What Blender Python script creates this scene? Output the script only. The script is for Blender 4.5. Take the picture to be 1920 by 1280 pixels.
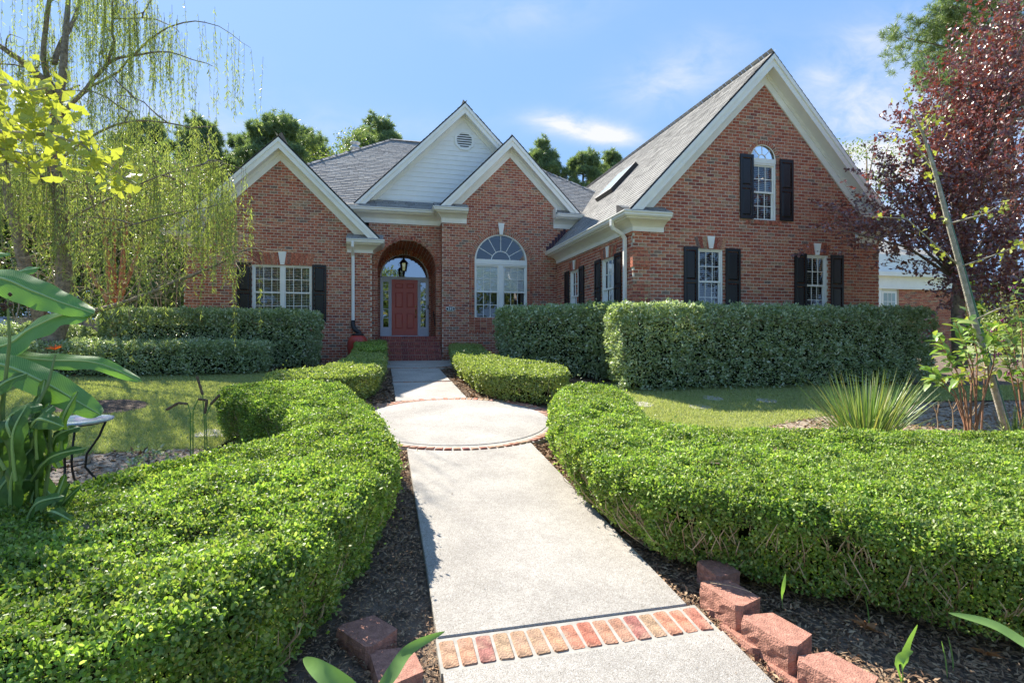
import bpy, math, random
import numpy as np
from mathutils import Vector, Matrix, noise
R = math.radians
rng = np.random.default_rng(7)
random.seed(7)
for o in list(bpy.data.objects):
    bpy.data.objects.remove(o)
sc = bpy.context.scene
COL = sc.collection

# ------------------------------------------------------------------ camera
E = 0.667                      # eye height above the ground at the house (the yard falls towards the street)
cam = bpy.data.cameras.new('camera'); cam.lens = 18.75; cam.sensor_width = 36; cam.clip_end = 3000; cam.clip_start = 0.05
cam.shift_y = -0.0016
camo = bpy.data.objects.new('camera', cam); COL.objects.link(camo)
camo.location = (0, 0, E); camo.rotation_euler = (R(90), 0, 0)
sc.camera = camo

# ------------------------------------------------------------------ light
SUN_TO = Vector((-0.6755, 0.864, 1.0)).normalized()
sun = bpy.data.lights.new('sun', 'SUN'); sun.energy = 2.0; sun.angle = R(0.5); sun.color = (1.0, 0.93, 0.81)
suno = bpy.data.objects.new('sun', sun); COL.objects.link(suno)
suno.rotation_euler = SUN_TO.to_track_quat('Z', 'Y').to_euler(); suno.location = (-20, 25, 30)
world = bpy.data.worlds.new('World'); sc.world = world; world.use_nodes = True
SKY_CAP = .84; SKY_BLUE = (.54, 1.0, 1.86)
def make_world():
    nt = world.node_tree; N = nt.nodes; L = nt.links; N.clear()
    out = N.new('ShaderNodeOutputWorld'); bg = N.new('ShaderNodeBackground'); bg.inputs[1].default_value = 0.15
    sky = N.new('ShaderNodeTexSky'); sky.sky_type = 'NISHITA'; sky.sun_disc = False
    sky.sun_elevation = math.asin(SUN_TO.z)
    sky.sun_rotation = math.atan2(SUN_TO.x, SUN_TO.y)
    sky.air_density = 1.0; sky.dust_density = 0.6; sky.ozone_density = 1.6; sky.altitude = 0
    tc = N.new('ShaderNodeTexCoord')
    def m(op, a, b=None, c=None):
        n = N.new('ShaderNodeMath'); n.operation = op
        for i, v in enumerate((a, b, c)):
            if v is None: continue
            if isinstance(v, (int, float)): n.inputs[i].default_value = v
            else: L.new(v, n.inputs[i])
        return n.outputs[0]
    sep = N.new('ShaderNodeSeparateXYZ'); L.new(tc.outputs['Generated'], sep.inputs[0])
    x, y, z = sep.outputs
    yy = m('MAXIMUM', y, 0.05)
    u = m('DIVIDE', x, yy); v = m('DIVIDE', z, yy)
    comb = N.new('ShaderNodeCombineXYZ'); L.new(u, comb.inputs[0]); L.new(v, comb.inputs[1])
    mp = N.new('ShaderNodeMapping'); mp.inputs['Scale'].default_value = (5.0, 9.0, 1); mp.inputs['Rotation'].default_value = (0, 0, R(-20)); L.new(comb.outputs[0], mp.inputs[0])
    nz = N.new('ShaderNodeTexNoise'); nz.inputs['Scale'].default_value = 1.6; nz.inputs['Detail'].default_value = 9; nz.inputs['Roughness'].default_value = 0.62; nz.inputs['Distortion'].default_value = 0.5
    L.new(mp.outputs[0], nz.inputs['Vector'])
    tot = None
    #      px    py   ru    rv   rot  strength
    blobs = [(1100, 243, .085, .020, -9, .95), (1045, 228, .05, .018, -6, .6), (1140, 256, .05, .014, -4, .6), (1275, 140, .13, .055, 22, .42), (1660, 55, .14, .04, 25, .34), (1530, 150, .05, .03, 20, .30),
             (1640, 300, .11, .16, 0, .85), (1000, 20, .16, .05, 10, .2), (700, 240, .3, .035, 0, .12), (330, 300, .25, .10, 0, .28), (60, 260, .3, .14, 0, .42),
             (1800, 250, .2, .12, 0, .5), (2500, 350, .5, .12, 10, .4), (-600, 300, .5, .14, 0, .5)]
    for px, py, ru, rv, rot, s in blobs:
        cu, cv = (px - 960) / 1000, (637 - py) / 1000
        du = m('SUBTRACT', u, cu); dv = m('SUBTRACT', v, cv)
        c, si = math.cos(R(rot)), math.sin(R(rot))
        a_ = m('DIVIDE', m('ADD', m('MULTIPLY', du, c), m('MULTIPLY', dv, si)), ru)
        b_ = m('DIVIDE', m('SUBTRACT', m('MULTIPLY', dv, c), m('MULTIPLY', du, si)), rv)
        d2 = m('ADD', m('MULTIPLY', a_, a_), m('MULTIPLY', b_, b_))
        g = m('MULTIPLY', m('EXPONENT', m('MULTIPLY', d2, -1.0)), s)
        tot = g if tot is None else m('ADD', tot, g)
    f = m('MULTIPLY', tot, m('MULTIPLY', m('SUBTRACT', nz.outputs[0], 0.30), 3.2))
    front = m('GREATER_THAN', y, 0.05)
    f = m('MULTIPLY', m('MINIMUM', m('MAXIMUM', f, 0), 0.9), front)
    hs = N.new('ShaderNodeHueSaturation'); hs.inputs['Saturation'].default_value = 1.02; hs.inputs['Value'].default_value = 1.0
    L.new(sky.outputs[0], hs.inputs['Color'])
    mx = N.new('ShaderNodeMix'); mx.data_type = 'RGBA'
    # the photograph is toned: the sky's brightness range is compressed alike in every direction
    lum = N.new('ShaderNodeRGBToBW'); L.new(sky.outputs[0], lum.inputs[0])
    lc = m('DIVIDE', 1.0, m('ADD', m('DIVIDE', lum.outputs[0], SKY_CAP), 1.0))
    vm = N.new('ShaderNodeVectorMath'); vm.operation = 'SCALE'; L.new(hs.outputs[0], vm.inputs[0]); L.new(lc, vm.inputs[3])
    lum2 = N.new('ShaderNodeRGBToBW'); L.new(vm.outputs[0], lum2.inputs[0])
    bl = N.new('ShaderNodeVectorMath'); bl.operation = 'SCALE'; bl.inputs[0].default_value = SKY_BLUE; L.new(lum2.outputs[0], bl.inputs[3])
    mb = N.new('ShaderNodeMix'); mb.data_type = 'RGBA'; mb.inputs[0].default_value = .80; L.new(vm.outputs[0], mb.inputs[6]); L.new(bl.outputs[0], mb.inputs[7])
    L.new(f, mx.inputs[0]); L.new(mb.outputs[2], mx.inputs[6]); mx.inputs[7].default_value = (1.12, 1.12, 1.17, 1)
    L.new(mx.outputs[2], bg.inputs[0]); L.new(bg.outputs[0], out.inputs[0])
make_world()
vs = sc.view_settings; vs.view_transform = 'Standard'; vs.look = 'None'; vs.exposure = 2.6; vs.gamma = 1.0; vs.use_curve_mapping = False
sc.cycles.use_denoising = True
sc.cycles.max_bounces = 8; sc.cycles.transparent_max_bounces = 12

# ------------------------------------------------------------------ geometry frames
TH = R(13.8); C, S = math.cos(TH), math.sin(TH)
def h2w(a, b): return (a * C - b * S, a * S + b * C)
def w2h(x, y): return (x * C + y * S, -x * S + y * C)
def prof(b):
    if b <= -1: return E - 1.94 - .096
    if b <= 9.1: return E - 1.94 + .096 * b
    if b <= 14.4:
        t = (b - 9.1) / 5.3; return -.3994 + .3084 * t
    if b <= 16.9: return -.091 + .091 * (b - 14.4) / 2.5
    return 0.0
def gz(x, y): return prof(w2h(x, y)[1])
def HP(px, py, b):             # point seen at px,py (1920 wide photo) on the facade plane b -> (a, z)
    u = (px - 960) / 1000; Y = b / (C - u * S)
    return Y * (u * C + S), E + (637 - py) / 1000 * Y
def SP(px, a):                 # on the side wall plane a -> b
    return a / math.tan(TH + math.atan((px - 960) / 1000))
def GP(px, py, H=0.0):         # world x,y of the point H above the ground
    u = (px - 960) / 1000; v = (637 - py) / 1000
    Y = 1.2
    while Y < 60:
        if E + v * Y < gz(u * Y, Y) + H: break
        Y += .02
    return u * Y, Y
def WP(px, py, Y): return ((px - 960) / 1000 * Y, Y, E + (637 - py) / 1000 * Y)

# ------------------------------------------------------------------ materials
MATS = {}
def mat(name, col=(.5, .5, .5), rough=.7, noise_amt=0.0, noise_scale=8, cols=None, bump=0.0, bump_scale=60, spec=.5, metal=0.0, trans=0.0, trans_col=None, emit=None, objrand=False, coat=0, extra=None):
    if name in MATS: return MATS[name]
    m = bpy.data.materials.new(name); m.use_nodes = True; nt = m.node_tree; N = nt.nodes; L = nt.links
    bs = N['Principled BSDF']; out = N['Material Output']
    bs.inputs['Roughness'].default_value = rough; bs.inputs['Specular IOR Level'].default_value = spec; bs.inputs['Metallic'].default_value = metal
    bs.inputs['Coat Weight'].default_value = coat
    tc = N.new('ShaderNodeTexCoord'); geo = N.new('ShaderNodeNewGeometry')
    csock = None
    if cols:
        rp = N.new('ShaderNodeValToRGB'); e = rp.color_ramp.elements
        n = len(cols)
        while len(e) < n: e.new(0.5)
        for i, c in enumerate(cols):
            e[i].position = i / max(1, n - 1) if len(c) == 3 else c[3]
            e[i].color = (c[0], c[1], c[2], 1)
        if objrand:
            oi = N.new('ShaderNodeObjectInfo'); ad = N.new('ShaderNodeMath'); ad.operation = 'ADD'
            L.new(oi.outputs['Random'], ad.inputs[0]); L.new(geo.outputs['Random Per Island'], ad.inputs[1])
            fr = N.new('ShaderNodeMath'); fr.operation = 'FRACT'; L.new(ad.outputs[0], fr.inputs[0]); L.new(fr.outputs[0], rp.inputs[0])
        else: L.new(geo.outputs['Random Per Island'], rp.inputs[0])
        csock = rp.outputs[0]
    if noise_amt > 0:
        nz = N.new('ShaderNodeTexNoise'); nz.inputs['Scale'].default_value = noise_scale; nz.inputs['Detail'].default_value = 8; nz.inputs['Roughness'].default_value = .6
        L.new(tc.outputs['Object'], nz.inputs['Vector'])
        mr = N.new('ShaderNodeMapRange'); mr.inputs[1].default_value = .3; mr.inputs[2].default_value = .7
        mr.inputs[3].default_value = 1 - noise_amt; mr.inputs[4].default_value = 1 + noise_amt; L.new(nz.outputs[0], mr.inputs[0])
        mx = N.new('ShaderNodeMix'); mx.data_type = 'RGBA'; mx.blend_type = 'MULTIPLY'; mx.inputs[0].default_value = 1
        if csock: L.new(csock, mx.inputs[6])
        else: mx.inputs[6].default_value = (*col, 1)
        L.new(mr.outputs[0], mx.inputs[7]); csock = mx.outputs[2]
    if extra: csock = extra(nt, csock, tc, geo, bs)
    if csock: L.new(csock, bs.inputs['Base Color'])
    else: bs.inputs['Base Color'].default_value = (*col, 1)
    if bump > 0:
        nb = N.new('ShaderNodeTexNoise'); nb.inputs['Scale'].default_value = bump_scale; nb.inputs['Detail'].default_value = 6
        L.new(tc.outputs['Object'], nb.inputs['Vector'])
        bp = N.new('ShaderNodeBump'); bp.inputs['Strength'].default_value = bump; bp.inputs['Distance'].default_value = .02
        L.new(nb.outputs[0], bp.inputs['Height']); L.new(bp.outputs[0], bs.inputs['Normal'])
    if trans > 0:
        tr = N.new('ShaderNodeBsdfTranslucent'); ms = N.new('ShaderNodeMixShader'); ms.inputs[0].default_value = trans
        if csock:
            g = N.new('ShaderNodeMix'); g.data_type = 'RGBA'; g.blend_type = 'MULTIPLY'; g.inputs[0].default_value = 1
            L.new(csock, g.inputs[6]); g.inputs[7].default_value = (*(trans_col or (1.3, 1.4, .6)), 1); L.new(g.outputs[2], tr.inputs[0])
        else: tr.inputs[0].default_value = (*[min(1, c * t) for c, t in zip(col, trans_col or (1.3, 1.4, .6))], 1)
        L.new(bs.outputs[0], ms.inputs[1]); L.new(tr.outputs[0], ms.inputs[2]); L.new(ms.outputs[0], out.inputs[0])
    if emit:
        bs.inputs['Emission Color'].default_value = (*emit[:3], 1); bs.inputs['Emission Strength'].default_value = emit[3]
    MATS[name] = m; return m

BRICKC = [(0.375, 0.099, 0.064, 0), (0.519, 0.175, 0.105, 0.14), (0.42, 0.129, 0.078, 0.28), (0.554, 0.228, 0.136, 0.42), (0.322, 0.091, 0.068, 0.52), (0.51, 0.182, 0.113, 0.62), (0.537, 0.289, 0.172, 0.72), (0.251, 0.083, 0.068, 0.8), (0.465, 0.152, 0.094, 0.86), (0.43, 0.274, 0.172, 0.92), (0.224, 0.152, 0.128, 0.96), (0.537, 0.198, 0.128, 1.0)]
M_brick = mat('brick_clay', rough=.85, cols=BRICKC, noise_amt=.55, noise_scale=22, bump=.4, bump_scale=150, objrand=True, spec=.2)
M_mortar = mat('mortar', (.68, .62, .51), .9, .15, 20, spec=.1)
M_stepbrick = mat('step_brick', rough=.85, cols=[(.30, .09, .08), (.40, .13, .10), (.22, .08, .08), (.44, .16, .11), (.34, .10, .09)], noise_amt=.35, noise_scale=14, bump=.4, bump_scale=120, spec=.2)
M_white = mat('white_paint', (.90, .88, .82), .5, .06, 2.5)
M_siding = mat('siding_paint', (.86, .86, .85), .55, .04, 4, bump=.05, bump_scale=40)
M_gutter = mat('gutter_enamel', (.87, .86, .82), .35, .04, 3)
M_shingle = mat('asphalt_shingle', rough=.95, cols=[(.27, .265, .255), (.33, .325, .315), (.29, .285, .275), (.36, .355, .34), (.23, .225, .22), (.31, .305, .295)], noise_amt=.25, noise_scale=35, bump=.3, bump_scale=250, spec=.2, objrand=True)
M_shdark = mat('roof_felt_edge', (.05, .05, .055), .9, .3, 20, spec=.2)
M_shutter = mat('black_shutter_paint', (.012, .012, .014), .38, .15, 6)
M_door = mat('red_door_paint', (.68, .15, .11), .38, .05, 4)
M_frame = mat('door_frame_paint', (.70, .74, .82), .45, .03, 5)
M_blind = mat('blind_slat', (.80, .81, .78), .6, spec=.2)
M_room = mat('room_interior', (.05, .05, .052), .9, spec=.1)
M_black = mat('black_metal', (.012, .012, .013), .4)
M_brass = mat('brass', (.75, .52, .18), .25, metal=1.0)
def concrete_extra(nt, cs, tc, geo, bs):
    N, L = nt.nodes, nt.links
    v = N.new('ShaderNodeTexVoronoi'); v.inputs['Scale'].default_value = 190; L.new(tc.outputs['Object'], v.inputs['Vector'])
    rp = N.new('ShaderNodeValToRGB'); e = rp.color_ramp.elements
    e[0].position = 0; e[0].color = (.22, .19, .155, 1); e[1].position = 1; e[1].color = (.74, .70, .64, 1)
    for p, c in ((.25, (.36, .33, .29)), (.55, (.43, .40, .36)), (.85, (.52, .49, .45))):
        k = e.new(p); k.color = (*c, 1)
    L.new(v.outputs['Color'], rp.inputs[0])
    nz = N.new('ShaderNodeTexNoise'); nz.inputs['Scale'].default_value = 1.6; nz.inputs['Detail'].default_value = 9; L.new(tc.outputs['Object'], nz.inputs['Vector'])
    mr = N.new('ShaderNodeMapRange'); mr.inputs[1].default_value = .3; mr.inputs[2].default_value = .7; mr.inputs[3].default_value = .80; mr.inputs[4].default_value = 1.13; L.new(nz.outputs[0], mr.inputs[0])
    nz2 = N.new('ShaderNodeTexNoise'); nz2.inputs['Scale'].default_value = 16; nz2.inputs['Detail'].default_value = 6; L.new(tc.outputs['Object'], nz2.inputs['Vector'])
    mr2 = N.new('ShaderNodeMapRange'); mr2.inputs[1].default_value = .3; mr2.inputs[2].default_value = .7; mr2.inputs[3].default_value = .92; mr2.inputs[4].default_value = 1.07; L.new(nz2.outputs[0], mr2.inputs[0])
    mu = N.new('ShaderNodeMath'); mu.operation = 'MULTIPLY'; L.new(mr.outputs[0], mu.inputs[0]); L.new(mr2.outputs[0], mu.inputs[1])
    mx = N.new('ShaderNodeMix'); mx.data_type = 'RGBA'; mx.blend_type = 'MULTIPLY'; mx.inputs[0].default_value = 1
    L.new(rp.outputs[0], mx.inputs[6]); L.new(mu.outputs[0], mx.inputs[7])
    return mx.outputs[2]
M_conc = mat('exposed_aggregate_concrete', (.5, .48, .45), .85, extra=concrete_extra, bump=.5, bump_scale=220, spec=.3)
def soil_extra(nt, cs, tc, geo, bs):          # garden soil inside the front yard, paler turf tone added beyond to bounce light
    N, L = nt.nodes, nt.links; sp = N.new('ShaderNodeSeparateXYZ'); L.new(geo.outputs['Position'], sp.inputs[0])
    def mth(op, a, b):
        n = N.new('ShaderNodeMath'); n.operation = op
        for i, v in enumerate((a, b)):
            if isinstance(v, (int, float)): n.inputs[i].default_value = v
            else: L.new(v, n.inputs[i])
        return n.outputs[0]
    ax = mth('ABSOLUTE', sp.outputs[0], 0); far = mth('MAXIMUM', mth('GREATER_THAN', ax, 19.0), mth('LESS_THAN', sp.outputs[1], .4)); far = mth('MAXIMUM', far, mth('GREATER_THAN', sp.outputs[1], 34.0))
    mx = N.new('ShaderNodeMix'); mx.data_type = 'RGBA'; L.new(far, mx.inputs[0]); L.new(cs, mx.inputs[6]); mx.inputs[7].default_value = (.24, .27, .12, 1); return mx.outputs[2]
M_soil = mat('soil', (.17, .13, .10), .95, .5, 5, bump=1.0, bump_scale=30, spec=.1, extra=soil_extra)
M_bed = mat('bed_soil', (.10, .075, .06), .95, .5, 5, bump=1.0, bump_scale=30, spec=.1)
M_sand = mat('sandy_soil', (.38, .31, .24), .95, .35, 6, bump=.8, bump_scale=30, spec=.1)
M_lawnbase = mat('lawn_soil', (.24, .27, .10), .95, .3, 3, bump=.5, bump_scale=60, spec=.1)
M_chip = mat('mulch_chip', rough=.95, cols=[(0.12, 0.074, 0.051), (0.26, 0.158, 0.098), (0.42, 0.279, 0.17), (0.16, 0.102, 0.068), (0.52, 0.372, 0.238), (0.32, 0.205, 0.128), (0.13, 0.084, 0.06)], spec=.1)
def patchy(nt, cs, tc, geo, bs):
    N, L = nt.nodes, nt.links; nz = N.new('ShaderNodeTexNoise'); nz.inputs['Scale'].default_value = 9; nz.inputs['Detail'].default_value = 5; L.new(geo.outputs['Position'], nz.inputs['Vector'])
    mr = N.new('ShaderNodeMapRange'); mr.inputs[1].default_value = .48; mr.inputs[2].default_value = .60; mr.inputs[4].default_value = .55; L.new(nz.outputs[0], mr.inputs[0])
    mx = N.new('ShaderNodeMix'); mx.data_type = 'RGBA'; L.new(mr.outputs[0], mx.inputs[0]); L.new(cs, mx.inputs[6]); mx.inputs[7].default_value = (.44, .28, .20, 1); return mx.outputs[2]
M_pbrick = mat('paver_brick', rough=.8, cols=[(.42, .13, .08, 0), (.34, .25, .16, .2), (.46, .19, .12, .4), (.28, .11, .10, .55), (.40, .24, .14, .7), (.44, .20, .13, .85), (.36, .12, .08, 1)], noise_amt=.6, noise_scale=14, bump=.6, bump_scale=80, objrand=True, spec=.25, extra=patchy)
M_pmortar = mat('paver_mortar', (.36, .34, .30), .95, .2, 20)
M_block = mat('red_concrete_block', (.40, .20, .15), .92, .35, 22, bump=.6, bump_scale=120, spec=.2)
M_bark = mat('grey_bark', (.27, .22, .17), .95, .5, 14, bump=1, bump_scale=40, spec=.1)
M_barkred = mat('cinnamon_bark', (.42, .20, .12), .9, .45, 9, bump=.8, bump_scale=30, spec=.1)
M_barklight = mat('pale_bark', (.38, .35, .30), .9, .35, 18, bump=.8, bump_scale=60, spec=.1)
M_twig = mat('twig', rough=.9, cols=[(.42, .31, .20), (.56, .44, .29), (.30, .21, .13)], spec=.1)
M_twigd = mat('brown_twig', rough=.9, cols=[(.10, .07, .05), (.17, .12, .085), (.07, .05, .04)], spec=.1)
def leafm(name, cols, trans=.35, rough=.45, tc=(1.3, 1.4, .6), spec=.5, na=0.0, ns=1.0): return mat(name, rough=rough, cols=cols, trans=trans, trans_col=tc, spec=spec, noise_amt=na, noise_scale=ns)
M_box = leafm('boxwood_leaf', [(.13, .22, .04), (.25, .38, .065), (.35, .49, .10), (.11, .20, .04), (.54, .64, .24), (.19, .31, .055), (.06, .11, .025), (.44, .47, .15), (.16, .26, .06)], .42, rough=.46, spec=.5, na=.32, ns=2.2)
M_boxy = leafm('sunlit_tint_boxwood_leaf', [(.20, .27, .06), (.33, .40, .12), (.42, .46, .18), (.15, .22, .05), (.38, .42, .17)], .35)  # yellower boxwood copy; sunlight on the low hedges is put into its colour
M_pitt = leafm('variegated_shrub_leaf', [(0.224, 0.299, 0.138), (0.342, 0.425, 0.237), (0.448, 0.529, 0.35), (0.248, 0.333, 0.15), (0.732, 0.759, 0.625), (0.212, 0.287, 0.125), (0.142, 0.207, 0.088)], .32, rough=.38, spec=.7)
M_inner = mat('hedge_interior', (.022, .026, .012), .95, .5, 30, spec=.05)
M_grass = leafm('grass_blade', [(.33, .38, .14), (.43, .46, .20), (.50, .50, .26), (.26, .31, .11), (.56, .52, .33)], .35, rough=.7, spec=.2)
M_willow = leafm('willow_leaf', [(.26, .32, .10), (.36, .41, .15), (.19, .26, .08), (.44, .46, .20), (.30, .36, .12)], .45)
M_ginkgo = leafm('ginkgo_leaf', [(.36, .44, .09), (.46, .48, .09), (.24, .40, .09), (.52, .48, .10), (.30, .43, .10), (.56, .38, .10), (.34, .44, .09)], .42, tc=(1.15, 1.15, .5))
M_plum = leafm('purple_leaf', [(0.139, 0.063, 0.069), (0.197, 0.084, 0.086), (0.098, 0.052, 0.06), (0.312, 0.101, 0.06), (0.164, 0.084, 0.09), (0.295, 0.218, 0.224), (0.148, 0.067, 0.073), (0.344, 0.143, 0.086)], .17, rough=.30, tc=(2.0, .75, .5), spec=.9)  # the pale pink entry among the purples paints glints on the leaves
M_pine = leafm('pine_needle', [(.13, .19, .09), (.21, .28, .14), (.29, .35, .19), (.10, .16, .08)], .36)
M_dec = leafm('broad_tree_leaf', [(.13, .19, .05), (.20, .27, .08), (.27, .33, .12), (.09, .14, .04), (.30, .28, .12)], .38)
M_under = leafm('undergrowth_leaf', [(.07, .12, .035), (.12, .19, .05), (.19, .27, .08), (.05, .09, .03), (.28, .27, .10)], .35)
def vein_extra(nt, cs, tc, geo, bs):
    N, L = nt.nodes, nt.links
    uv = N.new('ShaderNodeUVMap')
    w = N.new('ShaderNodeTexWave'); w.inputs['Scale'].default_value = 5.5; w.inputs['Distortion'].default_value = .6; w.bands_direction = 'Y'
    L.new(uv.outputs[0], w.inputs['Vector'])
    mx = N.new('ShaderNodeMix'); mx.data_type = 'RGBA'; L.new(w.outputs['Fac'], mx.inputs[0])
    mx.inputs[6].default_value = (.11, .26, .07, 1); mx.inputs[7].default_value = (.20, .38, .13, 1)
    return mx.outputs[2]
M_banana = mat('banana_leaf', (.13, .28, .07), .5, extra=vein_extra, trans=.4, trans_col=(1.5, 1.5, .4))
M_canna = mat('canna_leaf', (.10, .19, .045), .5, .5, 9, trans=.3, spec=.35)
M_strap = mat('strap_leaf', (.18, .32, .09), .45, .2, 6, trans=.35)

# ------------------------------------------------------------------ builders
def link(o, parent=None):
    COL.objects.link(o)
    if parent: o.parent = parent
    return o
def tag(o, label=None, cat=None, group=None, kind=None):
    if label: o['label'] = label
    if cat: o['category'] = cat
    if group: o['group'] = group
    if kind: o['kind'] = kind
    return o
def empty(name, loc=(0, 0, 0), rz=0):
    o = bpy.data.objects.new(name, None); o.location = loc; o.rotation_euler = (0, 0, rz); o.empty_display_size = .1
    return link(o)
class MB:
    def __init__(s): s.v = []; s.f = []
    def add(s, vs, fs):
        n = len(s.v); s.v += [tuple(v) for v in vs]; s.f += [tuple(i + n for i in f) for f in fs]
    def box(s, x0, x1, y0, y1, z0, z1, j=0):
        v = [(x0, y0, z0), (x1, y0, z0), (x1, y1, z0), (x0, y1, z0), (x0, y0, z1), (x1, y0, z1), (x1, y1, z1), (x0, y1, z1)]
        if j: v = [tuple(c + random.uniform(-j, j) for c in p) for p in v]
        s.add(v, [(0, 3, 2, 1), (4, 5, 6, 7), (0, 1, 5, 4), (1, 2, 6, 5), (2, 3, 7, 6), (3, 0, 4, 7)])
    def prism_b(s, poly, b0, b1):      # polygon in (a,z), extruded along b
        n = len(poly)
        s.add([(p[0], b0, p[1]) for p in poly] + [(p[0], b1, p[1]) for p in poly],
              [tuple(range(n)), tuple(range(2 * n - 1, n - 1, -1))] + [(i, i + n, (i + 1) % n + n, (i + 1) % n) for i in range(n)])
    def prism_z(s, poly, zf, th):      # polygon in (x,y), top z by function
        n = len(poly)
        s.add([(p[0], p[1], zf(*p)) for p in poly] + [(p[0], p[1], zf(*p) - th) for p in poly],
              [tuple(range(n)), tuple(range(2 * n - 1, n - 1, -1))] + [(i, i + n, (i + 1) % n + n, (i + 1) % n) for i in range(n)])
    def tube(s, pts, rad, n=6, cap=True):
        pts = [Vector(p) for p in pts]; m = len(pts)
        if isinstance(rad, (int, float)): rad = [rad] * m
        base = len(s.v); up = Vector((0.13, 0.21, 1)).normalized()
        d0 = (pts[1] - pts[0]).normalized()
        x = d0.cross(up)
        if x.length < .05: x = d0.cross(Vector((1, 0, 0)))
        x.normalize()
        for i, p in enumerate(pts):
            d = (pts[min(i + 1, m - 1)] - pts[max(i - 1, 0)])
            if d.length < 1e-9: d = d0
            d.normalize(); x = (x - d * x.dot(d)); x.normalize(); y = d.cross(x)
            for k in range(n):
                t = 2 * math.pi * k / n; q = p + (x * math.cos(t) + y * math.sin(t)) * rad[i]; s.v.append(tuple(q))
        for i in range(m - 1):
            for k in range(n):
                a = base + i * n + k; b = base + i * n + (k + 1) % n; s.f.append((a, b, b + n, a + n))
        if cap: s.f.append(tuple(base + k for k in range(n - 1, -1, -1))); s.f.append(tuple(base + (m - 1) * n + k for k in range(n)))
    def lathe(s, prof_, c, n=20):
        base = len(s.v); cx, cy, cz = c
        for r, z in prof_:
            for k in range(n):
                t = 2 * math.pi * k / n; s.v.append((cx + r * math.cos(t), cy + r * math.sin(t), cz + z))
        for i in range(len(prof_) - 1):
            for k in range(n):
                a = base + i * n + k; b = base + i * n + (k + 1) % n; s.f.append((a, b, b + n, a + n))
        s.f.append(tuple(base + k for k in range(n - 1, -1, -1))); s.f.append(tuple(base + (len(prof_) - 1) * n + k for k in range(n)))
    def mesh(s, name, m, smooth=False):
        me = bpy.data.meshes.new(name); me.from_pydata(s.v, [], s.f); me.materials.append(m)
        if smooth: me.polygons.foreach_set('use_smooth', [True] * len(me.polygons))
        me.update(); return me
    def build(s, name, m, parent=None, smooth=False, bevel=0):
        o = bpy.data.objects.new(name, s.mesh(name, m, smooth)); link(o, parent)
        if bevel:
            md = o.modifiers.new('bevel', 'BEVEL'); md.width = bevel; md.segments = 1; md.limit_method = 'ANGLE'
        return o
def bx(name, m, parent, *a, bevel=0, j=0):
    q = MB(); q.box(*a, j=j); return q.build(name, m, parent, bevel=bevel)

def np_mesh(name, V, F, m, parent=None, smooth=False):        # V (n,3), F (k,3|4)
    me = bpy.data.meshes.new(name); nv, nf, k = len(V), len(F), F.shape[1]
    me.vertices.add(nv); me.vertices.foreach_set('co', V.astype(np.float32).ravel())
    me.loops.add(nf * k); me.loops.foreach_set('vertex_index', F.astype(np.int32).ravel())
    me.polygons.add(nf); me.polygons.foreach_set('loop_start', np.arange(0, nf * k, k, dtype=np.int32))
    me.polygons.foreach_set('loop_total', np.full(nf, k, dtype=np.int32))
    if smooth: me.polygons.foreach_set('use_smooth', np.ones(nf, dtype=bool))
    me.materials.append(m); me.update(calc_edges=True)
    return link(bpy.data.objects.new(name, me), parent)
def nrm(v): return v / np.maximum(np.linalg.norm(v, axis=1, keepdims=True), 1e-9)
# leaf templates: rows (side, along, lift), triangles
T_DIA = (np.array([(0, 0, 0), (.5, .45, .12), (0, 1, 0), (-.5, .45, .12)]), np.array([(0, 1, 2), (0, 2, 3)]))
T_OVAL = (np.array([(0, 0, 0), (.42, .3, .10), (.42, .7, .10), (0, 1, -.05), (-.42, .7, .10), (-.42, .3, .10)]), np.array([(0, 1, 2), (0, 2, 3), (0, 3, 4), (0, 4, 5)]))
T_BLADE = (np.array([(-.5, 0, 0), (.5, 0, 0), (0, 1, 0)]), np.array([(0, 1, 2)]))
T_FAN = (np.array([(0, 0, 0), (.05, .3, 0), (.62, .68, .10), (.42, .92, .02), (.1, 1, .06), (0, .8, 0), (-.1, 1, .06), (-.42, .92, .02), (-.62, .68, .10), (-.05, .3, 0)]),
         np.array([(0, 1, 9), (1, 2, 3), (1, 3, 4), (1, 4, 5), (1, 5, 9), (9, 5, 6), (9, 6, 7), (9, 7, 8)]))
def leaves(name, P, D, Nn, Ln, Wd, tmpl, m, parent=None):
    P = np.asarray(P, float); n = len(P)
    D = nrm(np.asarray(D, float)); Nn = np.asarray(Nn, float)
    side = nrm(np.cross(D, Nn)); up = np.cross(side, D)
    T, F = tmpl; k = len(T)
    Ln = np.broadcast_to(Ln, (n,)); Wd = np.broadcast_to(Wd, (n,))
    V = (P[:, None, :] + side[:, None, :] * (T[None, :, 0:1] * Wd[:, None, None]) + D[:, None, :] * (T[None, :, 1:2] * Ln[:, None, None])
         + up[:, None, :] * (T[None, :, 2:3] * Wd[:, None, None])).reshape(-1, 3)
    FF = (F[None] + (np.arange(n) * k)[:, None, None]).reshape(-1, 3)
    return np_mesh(name, V, FF, m, parent)
def rdir(n): return nrm(rng.normal(size=(n, 3)))
def inpoly(x, y, poly):
    x = np.asarray(x); y = np.asarray(y); r = np.zeros(x.shape, bool); n = len(poly)
    for i in range(n):
        x0, y0 = poly[i]; x1, y1 = poly[(i + 1) % n]
        if y0 == y1: continue
        c = ((y0 > y) != (y1 > y)) & (x < (x1 - x0) * (y - y0) / (y1 - y0) + x0)
        r ^= c
    return r
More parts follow.
